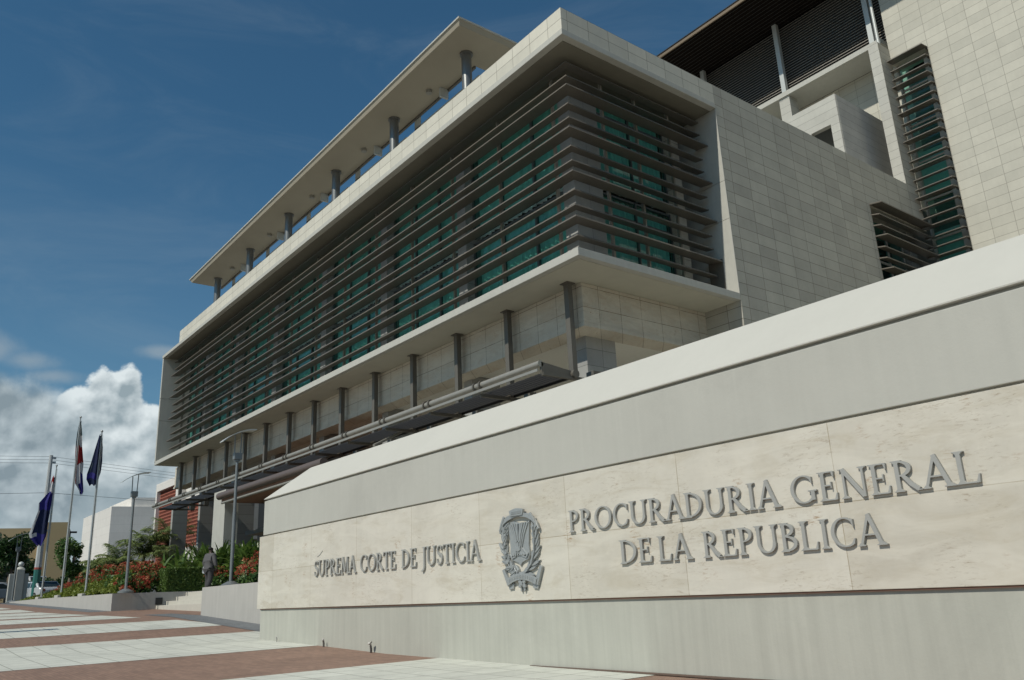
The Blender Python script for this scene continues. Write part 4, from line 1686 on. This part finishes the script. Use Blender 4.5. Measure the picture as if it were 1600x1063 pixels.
bl = ['at the far low end of the bed', 'second from the far end of the bed', 'behind the middle flagpole', 'between the middle and near flagpoles', 'behind the flagpole nearest the steps',
      'right of the flagpole nearest the steps', 'left of the lamp post on the bed corner', 'behind the lamp post on the bed corner', 'just right of the lamp post on the bed corner', 'between that lamp post and the clipped hedge', 'in front of the clipped hedge', 'low at the bed corner beside the hedge']
spots = [(-57, 10.6, 1.55, 1.3, .75), (-54, 10.6, 1.6, 1.5, .85), (-51, 10.5, 1.6, 1.5, .95), (-48, 10.5, 1.65, 1.5, 1.0), (-45.4, 10.4, 1.65, 1.4, 1.05), (-43.2, 10.4, 1.65, 1.3, 1.1),
         (-41.4, 10.5, 1.65, 1.2, 1.1), (-39.9, 10.3, 1.6, 1.1, 1.1), (-38.8, 10.0, 1.6, 1.0, 1.0), (-38.0, 9.9, 1.55, .8, .95), (-36.9, 9.55, 1.45, .62, .62), (-36.75, 9.1, 1.45, .6, .72)]
for (x, y, z, r, h), t in zip(spots, bl):
    bush('flower_bush', (x, y, z), r * 1.15, r * .8, h, int(900 * r), .085, M['leaf_mid'], 'bush thick with red orange blossoms ' + t, 'flower bush', 'red flowering bushes in the bed', int(170 * r), PET)
for x, y, r, t in ((-38.6, 8.95, .75, 'left of the corner lamp post base'), (-36.75, 8.75, .45, 'right of the corner lamp post base')):
    bush('green_bush', (x, y, 1.5), r * 1.2, r * .6, .75, 1200, .075, M['leaf_mid'], 'dense round green bush without flowers ' + t, 'bush', 'plain green bushes at the bed corner')
# clipped hedge block
HB = empty('clipped_hedge', (-36.75, 11.0, 1.5), 'box shaped clipped green hedge beside the walking person', 'hedge')
mb = MB()
for _ in range(6500):
    fx = random.choice((0, 1, 2, 2))
    x, y, z = R(-.6, .6), R(-.75, .85), R(0, .98)
    if fx == 0:
        x = .6 - abs(random.gauss(0, .05))
    elif fx == 1:
        y = -.75 + abs(random.gauss(0, .05))
    else:
        z = .98 - abs(random.gauss(0, .05))
    small_leaf(mb, (x, y, z), R(.035, .06))
mb.box(-.5, .5, -.65, .75, 0, .88)
mb.build('foliage', M['leaf_hedge'], HB, recalc=False)

# right hand bed in front of the portico
sp2 = [(-37.9, 13.0, 1.5, .75, .85, 'just right of the walking person'), (-37.0, 13.0, 1.5, .7, .8, 'behind the foot of the lamp post'), (-25.75, 9.85, 1.42, .5, .75, 'right of the lamp post foot behind the wall'),
       (-25.1, 9.75, 1.42, .5, .7, 'between the lamp post and the sign wall end'), (-24.5, 9.5, 1.42, .45, .55, 'low and touching the sign wall end')]
for x, y, z, r, h, t in sp2:
    bush('flower_bush', (x, y, z), r, r * .8, h, int(900 * r), .09, M['leaf_mid'], 'bush with orange blossoms ' + t, 'flower bush', 'orange flowering bushes right of the steps', int(50 * r), [M['petal'], M['petal_pale']])


def lance(c, n, hgt, lab, wide=.15, mat=None):
    e = empty('lance_leaf_plant', c, lab, 'plant', 'lance leaved plants before the portico')
    mb = MB()
    for _ in range(n):
        a = R(0, 2 * pi)
        e_ = R(.55, 1.45)
        bx_, by_ = random.gauss(0, .35), random.gauss(0, .3)
        z0 = R(.0, .62) * hgt
        strip_leaf(mb, (bx_, by_, z0), (cos(a) * cos(e_), sin(a) * cos(e_), sin(e_)), hgt * R(.38, .62), wide * R(.7, 1.25), R(.8, 2.0), 0, 5, R(-.6, .6))
    for _ in range(7):
        bx_, by_ = random.gauss(0, .25), random.gauss(0, .25)
        mb.tube([(bx_, by_, -.05), (bx_ * 1.4, by_ * 1.4, hgt * .7)], [.025, .012], 5)
    mb.build('leaves', mat or M['leaf_lance'], e, recalc=False)
    return e


lp = [(-46.5, 13.2, 1.6, 1.9, 'farthest left before the first pillar'), (-44.2, 13.4, 1.6, 2.1, 'second from the far left'), (-42.2, 13.6, 1.6, 2.2, 'below the second pillar'), (-40.4, 13.4, 1.6, 2.1, 'between the second pillar and the white pier'),
      (-38.8, 13.2, 1.55, 2.1, 'left of the white entrance pier'), (-38.4, 13.8, 1.55, 2.0, 'just left of the head of the walking person'), (-37.6, 14.0, 1.5, 1.9, 'behind the head of the walking person'),
      (-36.5, 13.6, 1.5, 1.95, 'right of the walking person under the white pier'), (-35.7, 13.5, 1.5, 2.0, 'behind the lamp post'), (-35.0, 13.4, 1.5, 2.05, 'right of the lamp post above the wall'),
      (-34.3, 13.3, 1.5, 2.0, 'tall and touching the sign wall end'), (-36.0, 14.6, 1.5, 2.2, 'deep in the bed under the entrance canopy')]
for x, y, z, h, t in lp:
    lance((x, y, z), 120, h, 'clump of arching lance shaped leaves ' + t)


def palm(c, h, fr, L, lab, cat='palm', lean=(0, 0)):
    e = empty('palm_tree', c, lab, 'palm', 'palms by the annex')
    mb = MB()
    top = Vector((lean[0], lean[1], h))
    mb.tube([(0, 0, -.1), (lean[0] * .4, lean[1] * .4, h * .5), top], [.14, .10, .085], 10)
    mb.build('trunk', M['bark'], e, smooth='auto')
    mb = MB()
    for k in range(fr):
        a = 2 * pi * k / fr + R(-.25, .25)
        el_ = R(.1, 1.35)
        d = Vector((cos(a) * cos(el_), sin(a) * cos(el_), sin(el_)))
        p = top.copy()
        n = 15
        ll = L * R(.8, 1.1)
        for i in range(n):
            t = i / n
            p2 = p + d * (ll / n)
            d2 = (d + Vector((0, 0, -2.2 * (.3 + t) / n))).normalized()
            mb.face([p + Vector((0, 0, .012)), p2 + Vector((0, 0, .01)), p2 - Vector((0, 0, .012)), p - Vector((0, 0, .012))])
            sd = d.cross(Vector((0, 0, 1))).normalized()
            lw = .40 * ll * (sin(pi * (t * .85 + .12)))
            for s_ in (-1, 1):
                for q_ in (0, .33, .66):
                    strip_leaf(mb, p.lerp(p2, q_), sd * s_ + d * .75 + Vector((0, 0, R(-.35, .1))), lw * R(.8, 1.1), .05, 1.2, 0, 3, R(-.5, .5))
            p, d = p2, d2
    mb.build('fronds', M['leaf_palm'], e, recalc=False)
    return e


palm((-60, 15.3, 1.7), 2.7, 22, 2.35, 'palm in the middle of the group, left of the annex', lean=(.1, .2))
palm((-62, 17.6, 1.7), 3.4, 22, 2.4, 'tallest palm, touching the red lattice of the annex')
palm((-57, 12.6, 1.7), 1.4, 18, 1.8, 'low palm nearest the flagpoles')
palm((-58, 13.7, 1.7), 1.9, 18, 2.0, 'short palm behind the corner lamp post', lean=(0, -.2))
palm((-55, 15.7, 1.7), 1.6, 18, 1.8, 'short palm below the red lattice of the annex')


def tree(c, h, rx, ry, rz, n, s, lab, mat, grp='trees along the street'):
    e = empty('street_tree', c, lab, 'tree', grp)
    mb = MB()
    mb.tube([(0, 0, -.2), (.1, .05, h * .4), (.0, .15, h * .75)], [.20, .14, .06], 9)
    lob = []
    for k in range(11):
        v = Vector((R(-.8, .8) * rx, R(-.8, .8) * ry, R(-.6, .8) * rz)) + Vector((0, 0, h - rz))
        lob.append((v, R(.35, .6)))
        mb.tube([(.05, .1, h * R(.35, .6)), tuple(v * .85 + Vector((0, 0, .1)))], [.07, .02], 6)
    mb.build('trunk', M['bark'], e, smooth='auto')
    cr = MB()
    for _ in range(n):
        o, k = random.choice(lob)
        v = Vector((random.gauss(0, 1), random.gauss(0, 1), random.gauss(0, 1))).normalized() * (random.random() ** .4) * k
        small_leaf(cr, o + Vector((v.x * rx, v.y * ry, v.z * rz)), s * R(.7, 1.4))
    cr.build('crown', mat, e, recalc=False)


tree((-85, 11.0, 2.0), 5.6, 2.2, 2.1, 1.9, 5200, .16, 'broad dark street tree behind the gate pillar at the left', M['leaf_dark'])
tree((-88, 7.6, 2.0), 5.8, 2.4, 2.6, 2.0, 4500, .17, 'dark street tree cut by the left edge of the photo', M['leaf_dark'])
tree((-92, 12.8, 2.0), 4.4, 1.6, 1.5, 1.7, 2600, .15, 'small dark tree just left of the utility pole', M['leaf_dark'])
tree((-75, 13.9, 1.9), 4.3, 1.3, 1.15, 1.5, 3000, .13, 'small round green tree between the flagpoles', M['leaf_mid'])
tree((-79, 15.9, 1.9), 3.0, 1.4, 1.3, 1.2, 2200, .12, 'low bushy tree left of the pale building', M['leaf_mid'])
for x, y, t in ((-82, 12.9, 'behind the utility pole foot'), (-80, 14.6, 'below the small round tree'), (-88, 9.6, 'behind the parked vans')):
    bush('green_bush', (x, y, 1.9), 1.6, 1.3, 1.7, 1700, .13, M['leaf_dark'], 'tall dark green bush ' + t, 'bush', 'dark bushes along the street')

# ------------------------------------------------------------------ walking person, seen from behind
PR = empty('person', (-35.05, 11.60, 1.49), 'person in a grey suit walking away up the steps, holding a folded white paper', 'person')
PR.rotation_euler = (0, 0, radians(12))
PR.scale = (1.25, 1.1, 1.0)


def skin(name, verts, edges, radii, mat, parent, sub=2, root=0):
    me = bpy.data.meshes.new(name)
    me.from_pydata(verts, edges, [])
    o = bpy.data.objects.new(name, me)
    link(o, parent)
    sk = o.modifiers.new('skin', 'SKIN')
    sk.use_smooth_shade = True
    ss = o.modifiers.new('sub', 'SUBSURF')
    ss.levels = sub
    ss.render_levels = sub
    for i, r_ in enumerate(radii):
        v = me.skin_vertices[0].data[i]
        v.radius = r_ if isinstance(r_, tuple) else (r_, r_)
        v.use_root = (i == root)
    me.materials.append(mat)
    return o


SKN = plain('dark brown skin', (.055, .032, .022), .55, var=.08)
SUIT = plain('grey suit cloth', (.085, .083, .086), .9, var=.1, scale=30)
TRO = plain('dark grey trousers', (.045, .043, .046), .9, var=.1, scale=30)
HAIR = plain('black hair', (.008, .008, .008), .8)
# body (walks along +y): pelvis, spine, neck, head, arms, legs
bv = [(0, 0, .92), (0, .01, 1.15), (0, .02, 1.36), (0, .02, 1.47), (0, .03, 1.54), (0, .04, 1.63), (0, .03, 1.71),
      (-.20, .02, 1.40), (-.275, -.02, 1.13), (-.295, .04, .90), (.20, .02, 1.40), (.275, .03, 1.13), (.29, .10, .91),
      (-.10, 0, .86), (-.115, .06, .48), (-.115, .02, .09), (-.115, .14, .04), (.10, 0, .86), (.115, 0, .48), (.115, -.13, .12), (.115, -.04, .05)]
be = [(0, 1), (1, 2), (2, 3), (3, 4), (4, 5), (5, 6), (2, 7), (7, 8), (8, 9), (2, 10), (10, 11), (11, 12), (0, 13), (13, 14), (14, 15), (15, 16), (0, 17), (17, 18), (18, 19), (19, 20)]
br_ = [.13, .12, .13, .06, .058, .085, .07, .055, .042, .03, .055, .042, .03, .085, .06, .04, .035, .085, .06, .04, .035]
skin('body', bv, be, br_, SKN, PR)
# jacket: flat torso with sleeves and a skirt below the hips
jv = [(0, 0, 1.0), (0, .01, 1.15), (0, .01, 1.32), (0, .02, 1.44), (-.205, .02, 1.405), (-.285, -.02, 1.13), (-.30, .04, .93), (.205, .02, 1.405), (.285, .03, 1.13), (.295, .09, .94), (0, -.01, .86), (0, -.01, .76)]
je = [(0, 1), (1, 2), (2, 3), (2, 4), (4, 5), (5, 6), (2, 7), (7, 8), (8, 9), (0, 10), (10, 11)]
jr = [(.215, .145), (.215, .145), (.225, .15), (.11, .10), .095, .08, .066, .095, .08, .066, (.225, .155), (.225, .15)]
skin('jacket', jv, je, jr, SUIT, PR)
tv = [(0, 0, .90), (-.105, .01, .80), (-.115, .06, .48), (-.115, .03, .10), (.105, 0, .80), (.115, 0, .48), (.115, -.12, .13)]
skin('trousers', tv, [(0, 1), (1, 2), (2, 3), (0, 4), (4, 5), (5, 6)], [.16, .125, .10, .09, .125, .10, .088], TRO, PR)
skin('hair', [(0, .0, 1.60), (0, .01, 1.68), (0, .03, 1.72)], [(0, 1), (1, 2)], [.088, .098, .08], HAIR, PR)
for sd, hx_, hy_, hz_ in ((-1, -.295, .04, .90), (1, .29, .10, .91)):
    hv = [(hx_, hy_, hz_ + .02), (hx_, hy_ + .005, hz_ - .05)]
    he, hr = [(0, 1)], [.026, .034]
    for k, (oy, ln) in enumerate(((-.032, .07), (-.011, .085), (.011, .08), (.031, .062))):
        i0 = len(hv)
        hv += [(hx_, hy_ + oy, hz_ - .075), (hx_ - sd * .012, hy_ + oy, hz_ - .075 - ln * .5), (hx_ - sd * .03, hy_ + oy, hz_ - .075 - ln)]
        he += [(1, i0), (i0, i0 + 1), (i0 + 1, i0 + 2)]
        hr += [.0095, .009, .0075]
    i0 = len(hv)
    hv += [(hx_ - sd * .01, hy_ + .045, hz_ - .045), (hx_ - sd * .02, hy_ + .055, hz_ - .085)]
    he += [(0, i0), (i0, i0 + 1)]
    hr += [.011, .009]
    skin('hand', hv, he, hr, SKN, PR, 1)
for sd, y, z in ((-1, .11, .045), (1, -.06, .055)):
    mb = MB()
    mb.ball((sd * .115, y, z), .062, 12, 0, .75)
    o = mb.build('shoe', M['black'], PR, smooth=True)
    for v in o.data.vertices:
        v.co.y = y + (v.co.y - y) * 2.2
PA = MB()
PA.hexa([(-.05, -.004, -.10), (.05, -.004, -.10), (-.05, .004, -.10), (.05, .004, -.10), (-.07, -.02, .10), (.05, -.02, .10), (-.07, -.01, .10), (.05, -.01, .10)])
po = PA.build('folded_paper', plain('white paper', (.7, .74, .78), .8), None)
po.location = (-35.42, 11.54, 2.32)
po.scale = (1.3, 1.3, 1.3)
po.rotation_euler = (radians(8), radians(12), radians(60))
tag(po, 'folded white paper in the left hand of the walking person', 'paper')
